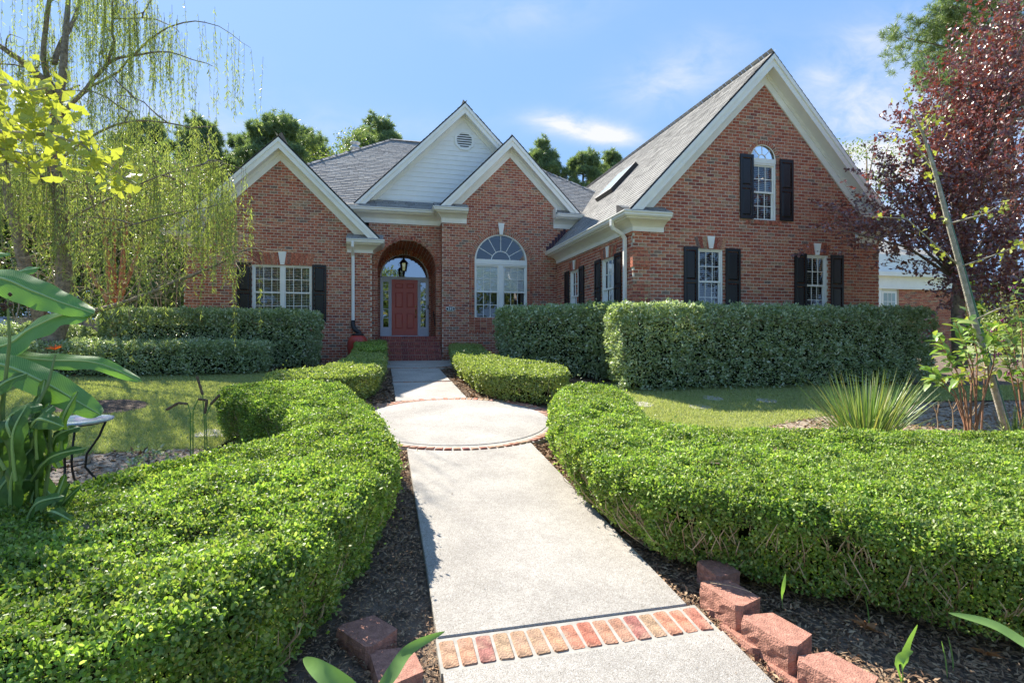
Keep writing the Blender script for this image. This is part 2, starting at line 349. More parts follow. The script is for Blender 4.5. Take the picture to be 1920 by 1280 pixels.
def smooth_poly(poly, it=2):
    for _ in range(it):
        q = []
        n = len(poly)
        for i in range(n):
            p0, p1 = poly[i], poly[(i + 1) % n]
            q += [(p0[0] * .75 + p1[0] * .25, p0[1] * .75 + p1[1] * .25), (p0[0] * .25 + p1[0] * .75, p0[1] * .25 + p1[1] * .75)]
        poly = q
    return poly
def wob(P, s=1.0, seed=0.0):      # cheap smooth 3-D noise in numpy, about -1..1
    x, y, z = P[:, 0] * s + seed, P[:, 1] * s + seed * 1.7, P[:, 2] * s - seed
    return (np.sin(x * 2.1 + np.sin(y * 1.7 + z) * 1.3) + np.sin(y * 2.7 + np.sin(z * 2.3 + x) * 1.1) + np.sin(z * 3.1 + np.sin(x * 1.9 - y) * 1.2)) / 3
def gzv(X, Y):
    b = -X * S + Y * C
    return np.interp(b, [-1, 9.1, 14.4, 16.9], [E - 1.94 - .096, -.3994, -.091, 0.0])
# ================================================================== THE HOUSE (a along the front, b into the house, z up)
house = tag(empty('brick_house', (0, 0, 0), TH), 'red brick house with white trimmed gables, black shutters and a red front door', 'house')
BG, BL, BM, BA, BD = 11.5, 16.85, 17.1, 17.65, 19.6      # facade planes: garage, left wing, middle gable, entry arch, door
AG = 5.76                                                # garage side wall
PL, PH = .2032, .0803
brick_v = MB(); mortar_v = MB(); full = []
def jb(q, s0, s1, z0, z1, mp, d0=0.0, d1=.05):
    d0 += random.uniform(-.0015, .0015)
    c = [(s0, d0, z0), (s1, d0, z0), (s1, d1, z0), (s0, d1, z0), (s0, d0, z1), (s1, d0, z1), (s1, d1, z1), (s0, d1, z1)]
    q.add([mp(*p) for p in c], [(0, 1, 5, 4), (4, 5, 6, 7), (0, 3, 2, 1), (1, 2, 6, 5), (3, 0, 4, 7)])
def front(b): return lambda s, d, z: (s, b + d, z)
def leftface(a): return lambda s, d, z: (a + d, s, z)
def rightface(a): return lambda s, d, z: (a - d, s, z)
def wall(mp, z0, z1, span, holes=(), phase=0.0, keep=False, b=None, dark=None):
    n = int((z1 - z0) / PH)
    for i in range(n):
        za = z0 + i * PH; zc = za + PH / 2
        iv = span(zc)
        if not iv or iv[1] - iv[0] < .05: continue
        ivs = [iv]
        for h in holes:
            r = h(zc)
            if not r: continue
            nx = []
            for s0, s1 in ivs:
                if r[1] <= s0 or r[0] >= s1: nx.append((s0, s1)); continue
                if r[0] > s0: nx.append((s0, r[0]))
                if r[1] < s1: nx.append((r[1], s1))
            ivs = nx
        off = phase + (i % 2) * PL / 2
        for s0, s1 in ivs:
            jb(mortar_v, s0, s1, za, za + PH, mp, .0045, .10)
            k = math.floor((s0 - off) / PL)
            while True:
                p0 = off + k * PL; p1 = p0 + PL
                if p0 >= s1: break
                q0, q1 = max(p0, s0), min(p1, s1); k += 1
                if q1 - q0 < .035: continue
                g = .0072
                l, r_ = (q0 + g if q0 > s0 + 1e-6 else q0), (q1 - g if q1 < s1 - 1e-6 else q1)
                if keep and abs(q1 - q0 - PL) < 1e-6: full.append(((l + r_) / 2, b, zc))
                else: jb(brick_v, l, r_, za + .0068, za + PH - .0068, mp)
def rect(s0, s1, z0, z1): return lambda z: (s0, s1) if z0 < z < z1 else None
def arch(c, r, zs, z0):
    def f(z):
        if z < z0 or z > zs + r: return None
        if z <= zs: return (c - r, c + r)
        w = math.sqrt(max(0, r * r - (z - zs) ** 2)); return (c - w, c + w)
    return f
def ring(c, zs, r0, r1, n, b, t0=0, t1=180, d=-.004, mp=None):
    for i in range(n):
        ta, tb = R(t0 + (t1 - t0) * (i + .10) / n), R(t0 + (t1 - t0) * (i + .90) / n)
        pts = [(c + r0 * math.cos(ta), zs + r0 * math.sin(ta)), (c + r1 * math.cos(ta), zs + r1 * math.sin(ta)), (c + r1 * math.cos(tb), zs + r1 * math.sin(tb)), (c + r0 * math.cos(tb), zs + r0 * math.sin(tb))]
        brick_v.add([(p[0], b + d, p[1]) for p in pts] + [(p[0], b + .06, p[1]) for p in pts], [(3, 2, 1, 0), (0, 1, 5, 4), (1, 2, 6, 5), (2, 3, 7, 6), (3, 0, 4, 7)])
    m = 24
    for i in range(m):
        ta, tb = R(t0 + (t1 - t0) * i / m), R(t0 + (t1 - t0) * (i + 1) / m)
        e0, e1 = r0 + .001, r1 + .012
        pts = [(c + e0 * math.cos(ta), zs + e0 * math.sin(ta)), (c + e1 * math.cos(ta), zs + e1 * math.sin(ta)), (c + e1 * math.cos(tb), zs + e1 * math.sin(tb)), (c + e0 * math.cos(tb), zs + e0 * math.sin(tb))]
        mortar_v.add([(p[0], b + d + .007, p[1]) for p in pts] + [(p[0], b + .099, p[1]) for p in pts], [(3, 2, 1, 0), (0, 1, 5, 4), (1, 2, 6, 5), (2, 3, 7, 6), (3, 0, 4, 7)])
def jack(c, z0, z1, hw, mp, n=None):               # splayed flat arch of upright bricks
    n = n or int(2 * hw / .082); sp = .10
    def q(pts, v, d):
        v.add([mp(p[0], d, p[1]) for p in pts] + [mp(p[0], .06, p[1]) for p in pts], [(0, 1, 2, 3), (3, 2, 6, 7), (1, 0, 4, 5), (2, 1, 5, 6), (0, 3, 7, 4)])
    for i in range(n):
        u0, u1 = -1 + 2 * (i + .07) / n, -1 + 2 * (i + .93) / n
        q([(c + u0 * hw, z0), (c + u1 * hw, z0), (c + u1 * (hw + sp), z1), (c + u0 * (hw + sp), z1)], brick_v, -.005)
    q([(c - hw - .005, z0), (c + hw + .005, z0), (c + hw + sp + .006, z1 + .004), (c - hw - sp - .006, z1 + .004)], mortar_v, .003)
def keystone(c, z0, z1, w0, w1, mp):
    q = MB(); pts = [(c - w0, z0), (c + w0, z0), (c + w1, z1), (c - w1, z1)]
    q.add([mp(p[0], -.035, p[1]) for p in pts] + [mp(p[0], .05, p[1]) for p in pts], [(0, 1, 2, 3), (3, 2, 6, 7), (1, 0, 4, 5), (2, 1, 5, 6), (0, 3, 7, 4)])
    return q.build('keystone', M_white, house)

# glass: reflects the sky and the trees across the street, shows what hangs behind it
def glass_mat(name, tint=(.90, .93, .94), base=.07):
    m = bpy.data.materials.new(name); m.use_nodes = True; N, L = m.node_tree.nodes, m.node_tree.links; N.clear()
    o = N.new('ShaderNodeOutputMaterial'); g = N.new('ShaderNodeBsdfGlossy'); g.inputs['Roughness'].default_value = .015; g.inputs[0].default_value = (.95, .97, 1, 1)
    t = N.new('ShaderNodeBsdfTransparent'); t.inputs[0].default_value = (*tint, 1)
    fr = N.new('ShaderNodeFresnel'); fr.inputs[0].default_value = 1.5; ad = N.new('ShaderNodeMath'); ad.operation = 'ADD'; ad.inputs[1].default_value = base; L.new(fr.outputs[0], ad.inputs[0])
    tc = N.new('ShaderNodeTexCoord'); nz = N.new('ShaderNodeTexNoise'); nz.inputs['Scale'].default_value = 1.3; L.new(tc.outputs['Object'], nz.inputs[0])
    bp = N.new('ShaderNodeBump'); bp.inputs['Strength'].default_value = .035; bp.inputs['Distance'].default_value = .05; L.new(nz.outputs[0], bp.inputs['Height']); L.new(bp.outputs[0], g.inputs['Normal'])
    ms = N.new('ShaderNodeMixShader'); L.new(ad.outputs[0], ms.inputs[0]); L.new(t.outputs[0], ms.inputs[1]); L.new(g.outputs[0], ms.inputs[2]); L.new(ms.outputs[0], o.inputs[0]); return m
M_glass = glass_mat('window_glass'); M_glassd = glass_mat('door_glass', (.35, .38, .4), .26); M_glassf = glass_mat('fanlight_glass', (.25, .28, .32), .36)

def mapped(q, mp): q.v = [mp(*p) for p in q.v]; return q
def mbx(q, s0, s1, d0, d1, z0, z1): q.box(s0, s1, d0, d1, z0, z1)
def sash_window(mp, s0, s1, z0, z1, rec=.055, blinds=True, cols=3, flip=False, blind_to=None, mat_blind=None, parent=None, frame_top=True):
    """frame, two sashes with 3 x 2 lights each, panes, blind and dark room behind; depth measured into the wall"""
    f = MB(); w = .045
    mbx(f, s0, s0 + w, rec - .03, rec + .10, z0, z1); mbx(f, s1 - w, s1, rec - .03, rec + .10, z0, z1)
    if frame_top: mbx(f, s0 + w, s1 - w, rec - .032, rec + .10, z1 - w, z1)
    mbx(f, s0 - .01, s1 + .01, rec - .05, rec + .10, z0 - .03, z0 + .02)
    win = mapped(f, mp).build('window', M_white, house)
    zm = (z0 + z1) / 2
    for lo, hi, d in ((z0 + .02, zm + .02, rec + .03), (zm - .02, z1 - (w if frame_top else 0), rec)):
        q = MB(); sw = .035; a0, a1 = s0 + w, s1 - w
        mbx(q, a0, a0 + sw, d, d + .03, lo, hi); mbx(q, a1 - sw, a1, d, d + .03, lo, hi)
        mbx(q, a0 + sw, a1 - sw, d - .002, d + .03, lo, lo + .045); mbx(q, a0 + sw, a1 - sw, d - .002, d + .03, hi - .035, hi)
        g0, g1, h0, h1 = a0 + sw, a1 - sw, lo + .045, hi - .035
        for i in range(1, cols):
            c = g0 + (g1 - g0) * i / cols; mbx(q, c - .009, c + .009, d + .004, d + .02, h0, h1)
        c = (h0 + h1) / 2; mbx(q, g0, g1, d + .006, d + .022, c - .009, c + .009)
        mapped(q, mp).build('sash', M_white, win)
        for i in range(cols):
            for j in range(2):
                p = MB(); u0 = g0 + (g1 - g0) * i / cols; u1 = g0 + (g1 - g0) * (i + 1) / cols; v0 = h0 + (h1 - h0) * j / 2; v1 = h0 + (h1 - h0) * (j + 1) / 2
                e = random.uniform(-.0012, .0012)
                p.add([mp(u0, d + .014 + e, v0), mp(u1, d + .014 - e, v0), mp(u1, d + .014 - e, v1), mp(u0, d + .014 + e, v1)], [(0, 1, 2, 3)])
                p.build('pane', M_glass, win)
    if blinds:
        q = MB(); z = z1 - .06; bt = blind_to if blind_to is not None else z0 + .03
        while z > bt:
            a0, a1 = s0 + .05, s1 - .05
            dz = random.uniform(-.0015, .0015)
            q.add([mp(a0, rec + .10, z + dz), mp(a1, rec + .10, z - dz), mp(a1, rec + .135, z + .020 - dz), mp(a0, rec + .135, z + .020 + dz)], [(0, 1, 2, 3)])
            z -= .048
        for c in (.2, .8):
            cc = s0 + (s1 - s0) * c; q.add([mp(cc - .008, rec + .098, bt), mp(cc + .008, rec + .098, bt), mp(cc + .008, rec + .098, z1 - .05), mp(cc - .008, rec + .098, z1 - .05)], [(0, 1, 2, 3)])
        tag(q.build('blind', mat_blind or M_blind, win), kind='stuff')
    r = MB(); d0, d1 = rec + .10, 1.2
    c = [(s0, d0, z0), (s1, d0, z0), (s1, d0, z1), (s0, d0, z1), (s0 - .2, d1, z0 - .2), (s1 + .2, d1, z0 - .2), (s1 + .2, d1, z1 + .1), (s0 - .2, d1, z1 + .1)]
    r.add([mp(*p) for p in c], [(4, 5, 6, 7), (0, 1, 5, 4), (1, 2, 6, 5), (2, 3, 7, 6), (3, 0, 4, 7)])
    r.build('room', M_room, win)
    return win
def shutter(mp, s0, s1, z0, z1, curve=0):          # curve: +1 high side at s1, -1 high side at s0
    q = MB(); n = 8; w = .055
    top = [z1 + (curve and (.13 * (1 - math.cos((i / n if curve > 0 else 1 - i / n) * math.pi / 2)))) for i in range(n + 1)]
    poly = [(s0, z0), (s1, z0)] + [(s0 + (s1 - s0) * i / n, top[i]) for i in range(n, -1, -1)]
    m = len(poly)
    q.add([mp(p[0], -.018, p[1]) for p in poly] + [mp(p[0], -.001, p[1]) for p in poly], [tuple(range(m))] + [((i + 1) % m, i, i + m, (i + 1) % m + m) for i in range(m)])
    zm = z0 + (z1 - z0) * .50
    for a, b_, c, d in ((s0, s0 + w, z0, z1), (s1 - w, s1, z0, z1), (s0 + w, s1 - w, z0, z0 + .09), (s0 + w, s1 - w, zm - .04, zm + .04), (s0 + w, s1 - w, z1 - .08, z1)):
        mbx(q, a, b_, -.042 if a != s0 + w else -.040, -.016, c, d)
    sh = mapped(q, mp).build('shutter', M_shutter, house)
    for c, d in ((z0 + .09, zm - .04), (zm + .04, z1 - .08)):
        p = MB(); a, b_ = s0 + w + .012, s1 - w - .012; c += .012; d -= .012; e = .03
        pts = [(a, -.019, c), (b_, -.019, c), (b_, -.019, d), (a, -.019, d), (a + e, -.036, c + e), (b_ - e, -.036, c + e), (b_ - e, -.036, d - e), (a + e, -.036, d - e)]
        p.add([mp(*x) for x in pts], [(0, 1, 5, 4), (1, 2, 6, 5), (2, 3, 7, 6), (3, 0, 4, 7), (4, 5, 6, 7)])
        p.build('panel', M_shutter, sh)
    return sh
def fan(mp, c, zs, r, rec, rays=5, hub=.36, wf=.055, glass=None, parent=None, lights=True):
    q = MB(); n = 28
    def arc(r0, r1, d0, d1, t0=0, t1=180, m=n):
        for i in range(m):
            ta, tb = R(t0 + (t1 - t0) * i / m), R(t0 + (t1 - t0) * (i + 1) / m)
            P = [(r0, ta), (r1, ta), (r1, tb), (r0, tb)]
            pp = [(c + k * math.cos(t), zs + k * math.sin(t)) for k, t in P]
            q.add([(x, d0, z) for x, z in pp] + [(x, d1, z) for x, z in pp], [(3, 2, 1, 0), (4, 5, 6, 7), (0, 1, 5, 4), (2, 3, 7, 6)])
    arc(r - wf, r, rec - .03, rec + .08)
    rh = r * hub
    if lights: arc(rh - .012, rh + .012, rec, rec + .02, m=16)
    for i in range(1, rays + 1) if lights else ():
        t = R(180 * i / (rays + 1)); dx, dz = math.cos(t), math.sin(t); px_, pz = -dz * .009, dx * .009
        P = [(c + rh * dx - px_, zs + rh * dz - pz), (c + rh * dx + px_, zs + rh * dz + pz), (c + (r - wf) * dx + px_, zs + (r - wf) * dz + pz), (c + (r - wf) * dx - px_, zs + (r - wf) * dz - pz)]
        q.add([(x, rec + .002, z) for x, z in P] + [(x, rec + .02, z) for x, z in P], [(0, 1, 2, 3), (4, 5, 6, 7), (0, 1, 5, 4), (1, 2, 6, 5), (2, 3, 7, 6), (3, 0, 4, 7)])
    o = mapped(q, mp).build('fanlight', M_white if glass is None else M_frame, house)
    g = glass or M_glass; rr = r - wf + .01
    segs = [(0, rh, 0, 180)] + [(rh, rr, 180 * i / (rays + 1), 180 * (i + 1) / (rays + 1)) for i in range(rays + 1)] if lights else [(0, rr, 0, 180)]
    for r0, r1, t0, t1 in segs:
        p = MB(); m = 10 if r0 == 0 else 5
        outer = [(c + r1 * math.cos(R(t0 + (t1 - t0) * i / m)), rec + .012, zs + r1 * math.sin(R(t0 + (t1 - t0) * i / m))) for i in range(m + 1)]
        inner = [] if r0 == 0 else [(c + r0 * math.cos(R(t0 + (t1 - t0) * i / m)), rec + .012, zs + r0 * math.sin(R(t0 + (t1 - t0) * i / m))) for i in range(m, -1, -1)]
        pts = outer + inner
        p.add([mp(*x) for x in pts], [tuple(range(len(pts) - 1, -1, -1))]); p.build('pane', g, o)
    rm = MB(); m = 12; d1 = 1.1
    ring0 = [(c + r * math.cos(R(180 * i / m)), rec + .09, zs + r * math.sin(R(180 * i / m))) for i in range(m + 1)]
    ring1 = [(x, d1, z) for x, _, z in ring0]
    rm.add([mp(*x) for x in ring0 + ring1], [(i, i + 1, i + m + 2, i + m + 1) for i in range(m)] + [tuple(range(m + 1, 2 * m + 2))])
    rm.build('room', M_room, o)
    return o

# ---- left wing -------------------------------------------------------------
LW0, LW1, LAC, LZ, LS = -5.41, -.275, -2.87, 6.54, .995
fm = front(BL)
wz = lambda py, b, px=530: HP(px, py, b)[1]
wl0, wl1 = HP(472.7, 496, BL)[0], HP(584.9, 496, BL)[0]; wlt = wz(496, BL); wlb = wz(601, BL)
wall(fm, -.6, 6.2, lambda z: (max(LW0, LAC - (5.92 - z) / LS - .12), min(LW1, LAC + (5.92 - z) / LS + .12)) if z > 3.2 else (LW0, LW1), [rect(wl0, wl1, wlb, wlt)], keep=True, b=BL)
jk0, jk1 = wlt + .006, wz(473.5, BL)
jack((wl0 + wl1) / 2, jk0, jk1, (wl1 - wl0) / 2, fm)
keystone((wl0 + wl1) / 2, jk0 - .01, jk1 + .03, .055, .115, fm)
wmid = (HP(524, 550, BL)[0] + HP(535, 550, BL)[0]) / 2
sash_window(fm, wl0, wmid, wlb, wlt); sash_window(fm, wmid, wl1, wlb, wlt)
bx('window_mullion', M_white, house, wmid - .06, wmid + .06, BL + .018, BL + .15, wlb, wlt)
shutter(fm, wl1 + .01, HP(612, 500, BL)[0], wlb - .02, wlt + .02); shutter(fm, HP(445, 500, BL)[0], wl0 - .01, wlb - .02, wlt + .02)
wall(rightface(LW1), -.6, 3.7, lambda z: (BL + .05, BA + .1)); wall(leftface(LW0), -.6, 3.6, lambda z: (BL + .05, 24))
# ---- middle gable ----------------------------------------------------------
MW0, MW1, MAC, MZ, MS = 1.908, 6.35, 4.13, 7.28, 1.02
fmm = front(BM)
m0, m1 = HP(890, 500, BM)[0], HP(988, 500, BM)[0]; mc = (m0 + m1) / 2; mr = (m1 - m0) / 2
mtz = HP(939, 490, BM)[1]; mbz = HP(900, 598, BM)[1]
wall(fmm, -.6, 7.2, lambda z: (max(MW0, MAC - (6.62 - z) / MS - .12), min(MW1, MAC + (6.62 - z) / MS + .12)), [arch(mc, mr + .19, mtz, mbz - .45)], keep=True, b=BM)
for k, (ra, rb) in enumerate(((mr + .004, mr + .095), (mr + .102, mr + .192))): ring(mc, mtz, ra, rb, 44 + 4 * k, BM)
for i in range(int((mtz - mbz + .45) / PH)):
    z = mtz - (i + 1) * PH
    for s0 in (mc - mr - .192, mc - mr - .095, mc + mr + .006, mc + mr + .103):
        if z > mbz: jb(brick_v, s0, s0 + .088, z + .004, z + PH - .004, fmm, -.004)
    if z > mbz:
        for s0, s1 in ((mc - mr - .196, mc - mr), (mc + mr, mc + mr + .196)): jb(mortar_v, s0, s1, z, z + PH, fmm, .004, .1)
    else: jb(mortar_v, mc - mr - .196, mc + mr + .196, z, z + PH, fmm, .004, .1)
    if z <= mbz:
        for k in range(11):
            w = (2 * mr + .39) / 11; s0 = mc - mr - .196 + k * w; jb(brick_v, s0 + .005, s0 + w - .005, z + .004, z + PH - .004, fmm, -.003)
fan(fmm, mc, mtz + .02, mr, .05)
bx('transom_bar', M_white, house, mc - mr, mc + mr, BM + .01, BM + .14, mtz - .11, mtz + .055)
M_shade = mat('pleated_shade', (.88, .89, .90), .7, .05, 30)
for a0, a1 in ((m0, mc), (mc, m1)):
    w_ = sash_window(fmm, a0 + (.04 if a0 == mc else 0), a1 - (.04 if a1 == mc else 0), mbz, mtz - .112, blinds=False)
    q = MB(); z = mtz - .15; zb = HP(939, 549, BM)[1]; n = int((z - zb) / .03)
    for i in range(n): q.add([(a0 + .06, BM + .10 + (i % 2) * .012, z - i * .03), (a1 - .06, BM + .10 + (i % 2) * .012, z - i * .03), (a1 - .06, BM + .10 + ((i + 1) % 2) * .012, z - (i + 1) * .03), (a0 + .06, BM + .10 + ((i + 1) % 2) * .012, z - (i + 1) * .03)], [(0, 1, 2, 3)])
    q.build('pleated_shade', M_shade, w_)
bx('window_mullion', M_white, house, mc - .075, mc + .075, BM + .015, BM + .14, mbz, mtz - .113)
kz0 = mtz + mr + .01; keystone(mc, kz0 - .02, kz0 + .36, .05, .105, fmm)
wall(leftface(MW0), -.6, 4.9, lambda z: (BM + .05, BA + .1))
# ---- entry arch and recess -------------------------------------------------
AC, AR, AZ = .829, .934, 2.98
fa = front(BA)
wall(fa, -.6, 5.0, lambda z: (LW1 - .1, MW0 + .1), [arch(AC, AR, AZ, .1)], keep=False, b=BA)
ring(AC, AZ, AR + .004, AR + .10, 34, BA)
wall(rightface(AC - AR), .3, AZ + PH, lambda z: (BA + .09, BD), ); wall(leftface(AC + AR), .3, AZ + PH, lambda z: (BA + .09, BD))
q = MB(); n = 24
for i in range(n):          # brick barrel ceiling of the recess
    t0, t1 = R(180 * i / n), R(180 * (i + 1) / n)
    m_ = 20
    for k in range(m_):
        b0 = BA + .09 + (BD - BA - .09) * k / m_; b1 = BA + .09 + (BD - BA - .09) * (k + 1) / m_; g = .006
        P = []
        for b_, t in ((b0 + g, t0 + .008), (b1 - g, t0 + .008), (b1 - g, t1 - .008), (b0 + g, t1 - .008)): P.append((AC + AR * math.cos(t), b_, AZ + AR * math.sin(t)))
        P2 = [(AC + (AR + .05) * (p[0] - AC) / AR, p[1], AZ + (AR + .05) * (p[2] - AZ) / AR) for p in P]
        brick_v.add(P + P2, [(0, 1, 2, 3), (0, 1, 5, 4), (1, 2, 6, 5), (2, 3, 7, 6), (3, 0, 4, 7)])
    P = [(AC + (AR + .008) * math.cos(t), b_, AZ + (AR + .008) * math.sin(t)) for b_, t in ((BA + .09, t0), (BD, t0), (BD, t1), (BA + .09, t1))]
    mortar_v.add(P, [(0, 1, 2, 3)])
DC, DR, DZ, DB = .829, .858, 2.88, .79
fd = front(BD)
wall(fd, .3, 4.2, lambda z: (AC - AR - .1, AC + AR + .1), [arch(DC, DR, DZ, .3)])
ring(DC, DZ, DR + .004, DR + .20, 32, BD)
# threshold, posts, sidelights, door
z0, z1 = DB, DZ
s = DC; DS = .457
q = MB()
for a0, a1, c0, c1 in ((DC - DR, DC - DR + .055, z0, z1 + .02), (DC + DR - .055, DC + DR, z0, z1 + .02), (DC - DS - .06, DC - DS - .004, z0 + .04, z1), (DC + DS + .004, DC + DS + .06, z0 + .04, z1)):
    q.box(a0, a1, BD - .03, BD + .1, c0, c1)
q.box(DC - DR + .055, DC + DR - .055, BD - .028, BD + .1, z1 - .05, z1 + .05); q.box(DC - DR + .055, DC + DR - .055, BD - .034, BD + .1, z0, z0 + .035)
q.build('door_frame', M_frame, house, bevel=.006)
fan(fd, DC, DZ + .05, DR, .03, lights=False, glass=M_glassf)
for a0, a1 in ((DC - DR + .055, DC - DS - .06), (DC + DS + .06, DC + DR - .055)):
    q = MB(); zb = z0 + .035
    g0, g1, h0, h1 = a0 + .05, a1 - .05, zb + .30, z1 - .14
    q.box(a0, g0, BD, BD + .04, zb, z1 - .05); q.box(g1, a1, BD, BD + .04, zb, z1 - .05); q.box(g0, g1, BD, BD + .04, zb, h0); q.box(g0, g1, BD, BD + .04, h1, z1 - .05)
    for k in range(1, 5): z = h0 + (h1 - h0) * k / 5; q.box(g0, g1, BD + .005, BD + .03, z - .01, z + .01)
    q.box(a0, a0 + .012, BD - .012, BD + .001, zb, z1 - .06)
    sl = q.build('sidelight', M_frame, house)
    for k in range(5):
        p = MB(); u0, u1 = h0 + (h1 - h0) * k / 5, h0 + (h1 - h0) * (k + 1) / 5; e = random.uniform(-.003, .003)
        p.add([(g0, BD + .018 + e, u0), (g1, BD + .018 - e, u0), (g1, BD + .018 - e, u1), (g0, BD + .018 + e, u1)], [(0, 1, 2, 3)]); p.build('pane', M_glassd, sl)
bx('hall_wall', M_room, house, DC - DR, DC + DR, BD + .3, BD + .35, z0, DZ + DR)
d = MB(); zt = z1 - .052; zb = z0 + .04; w = .11
cols = ((DC - DS, DC - DS + w), (DC - w / 2, DC + w / 2), (DC + DS - w, DC + DS))
rows = ((zb, zb + .22), (zb + .80, zb + .98), (zb + 1.56, zb + 1.68), (zt - .12, zt))
for a0, a1 in cols: d.box(a0, a1, BD + .005, BD + .045, zb, zt)
for a0, a1 in ((cols[0][1], cols[1][0]), (cols[1][1], cols[2][0])):
    for c0, c1 in rows: d.box(a0, a1, BD + .007, BD + .045, c0, c1)
d.box(DC - DS, DC + DS, BD + .025, BD + .048, zb, zt)
door = d.build('front_door', M_door, house)
for a0, a1 in ((cols[0][1], cols[1][0]), (cols[1][1], cols[2][0])):
    for k in range(3):
        c, dd = rows[k][1] + .015, rows[k + 1][0] - .015; a, b_ = a0 + .015, a1 - .015; e = .035
        p = MB(); pts = [(a, BD + .0245, c), (b_, BD + .0245, c), (b_, BD + .0245, dd), (a, BD + .0245, dd), (a + e, BD + .009, c + e), (b_ - e, BD + .009, c + e), (b_ - e, BD + .009, dd - e), (a + e, BD + .009, dd - e)]
        p.add(pts, [(0, 1, 5, 4), (1, 2, 6, 5), (2, 3, 7, 6), (3, 0, 4, 7), (4, 5, 6, 7)]); p.build('door_panel', M_door, door)
q = MB(); hx = DC + DS - .06
q.lathe([(0.001, .0), (.032, 0), (.034, .012), (.02, .022), (.001, .024)], (0, 0, 0), 12); q.v = [(hx + x, BD + .005 - z, 1.87 + y) for x, y, z in q.v]; q.build('deadbolt', M_brass, door, True)
q = MB(); q.box(hx - .022, hx + .022, BD - .006, BD + .006, 1.62, 1.78); q.tube([(hx, BD - .005, 1.72), (hx, BD - .05, 1.70), (hx, BD - .055, 1.62), (hx, BD - .05, 1.54), (hx, BD - .005, 1.50)], [.008, .009, .010, .009, .012], 8); q.box(hx - .018, hx + .018, BD - .008, BD + .006, 1.46, 1.54)
q.build('door_handle', M_brass, door, True)
bx('doorbell', M_black, house, DC + DR - .045, DC + DR - .01, BD - .055, BD - .031, 1.78, 1.93)
# hanging lantern
la, lb, lz = HP(757, 487, 18.7)[0], 18.7, HP(757, 500, 18.7)[1]
lan = tag(empty('porch_lantern', (*h2w(la, lb), lz), TH), 'black hanging porch lantern in the brick entry arch above the red door', 'lantern')
q = MB(); q.tube([(0, 0, .30), (0, 0, AZ + AR - lz - .02)], .006, 6); q.build('chain', M_black, lan)
q = MB(); q.lathe([(.01, .34), (.03, .30), (.05, .24), (.12, .17), (.15, .13), (.15, .11), (.05, .115)], (0, 0, 0), 8); q.build('lantern_roof', M_black, lan)
q = MB(); q.lathe([(.02, -.22), (.06, -.16), (.09, -.15), (.04, -.13)], (0, 0, 0), 8)
for k in range(6): t = k * math.pi / 3; q.tube([(.13 * math.cos(t), .13 * math.sin(t), .12), (.09 * math.cos(t), .09 * math.sin(t), -.15)], .008, 4)
for k in range(6):
    t = k * math.pi / 3; q.tube([(.15 * math.cos(t), .15 * math.sin(t), .12), (.19 * math.cos(t), .19 * math.sin(t), .06), (.15 * math.cos(t), .15 * math.sin(t), .02)], .006, 4)
q.build('cage', M_black, lan)
q = MB(); q.lathe([(.085, -.14), (.122, .11)], (0, 0, 0), 6); q.build('lantern_glass', glass_mat('lantern_glass', (.6, .62, .6), .2), lan)
for k in range(3):
    t = k * 2.1; q = MB(); q.lathe([(.012, -.12), (.012, 0), (.004, .04)], (.03 * math.cos(t), .03 * math.sin(t), 0), 6); q.build('candle_bulb', mat('bulb_glass', (.8, .78, .7), .3), lan)
# house number plaque
pa, pz = HP(844.5, 579, BM)
q = MB(); n = 28
def oval(rx, rz, d): return [(pa + rx * math.cos(2 * math.pi * i / n), BM - d, pz + rz * math.sin(2 * math.pi * i / n)) for i in range(n)]
plq = MB(); v = oval(.150, .085, .028) + oval(.150, .085, -.004); plq.add(v, [tuple(range(n - 1, -1, -1))] + [(i, (i + 1) % n, (i + 1) % n + n, i + n) for i in range(n)])
plaque = plq.build('number_plaque', mat('plaque_white', (.75, .75, .72), .5), house)
q = MB(); q.add(oval(.135, .070, .031) + oval(.135, .070, .026), [tuple(range(n - 1, -1, -1))] + [(i, (i + 1) % n, (i + 1) % n + n, i + n) for i in range(n)]); q.build('plaque_face', M_black, plaque)
def text_mesh(s_, size, m, name, parent, loc, rot, ext=.002):
    cu = bpy.data.curves.new(name, 'FONT'); cu.body = s_; cu.size = size; cu.extrude = ext; cu.align_x = 'CENTER'; cu.align_y = 'CENTER'; cu.space_character = 1.1; cu.offset = .004
    o = bpy.data.objects.new(name, cu); COL.objects.link(o); bpy.context.view_layer.update()
    dg = bpy.context.evaluated_depsgraph_get(); me = bpy.data.meshes.new_from_object(o.evaluated_get(dg)); bpy.data.objects.remove(o)
    me.materials.clear(); me.materials.append(m); o = bpy.data.objects.new(name, me); link(o, parent); o.location = loc; o.rotation_euler = rot; return o
text_mesh('232', .115, mat('numeral_white', (.85, .85, .82), .5), 'house_numeral', plaque, (pa, BM - .034, pz), (R(90), 0, 0))
# handrail on the jamb of the arch
q = MB(); q.tube([(AC + AR - .06, BA + .35, 1.62), (AC + AR - .06, BA - .1, 1.25), (AC + AR - .06, BA - .25, 1.12)], .02, 8); q.tube([(AC + AR - .06, BA + .2, 1.49), (AC + AR + .01, BA + .2, 1.49)], .012, 6); q.build('handrail', M_black, house)
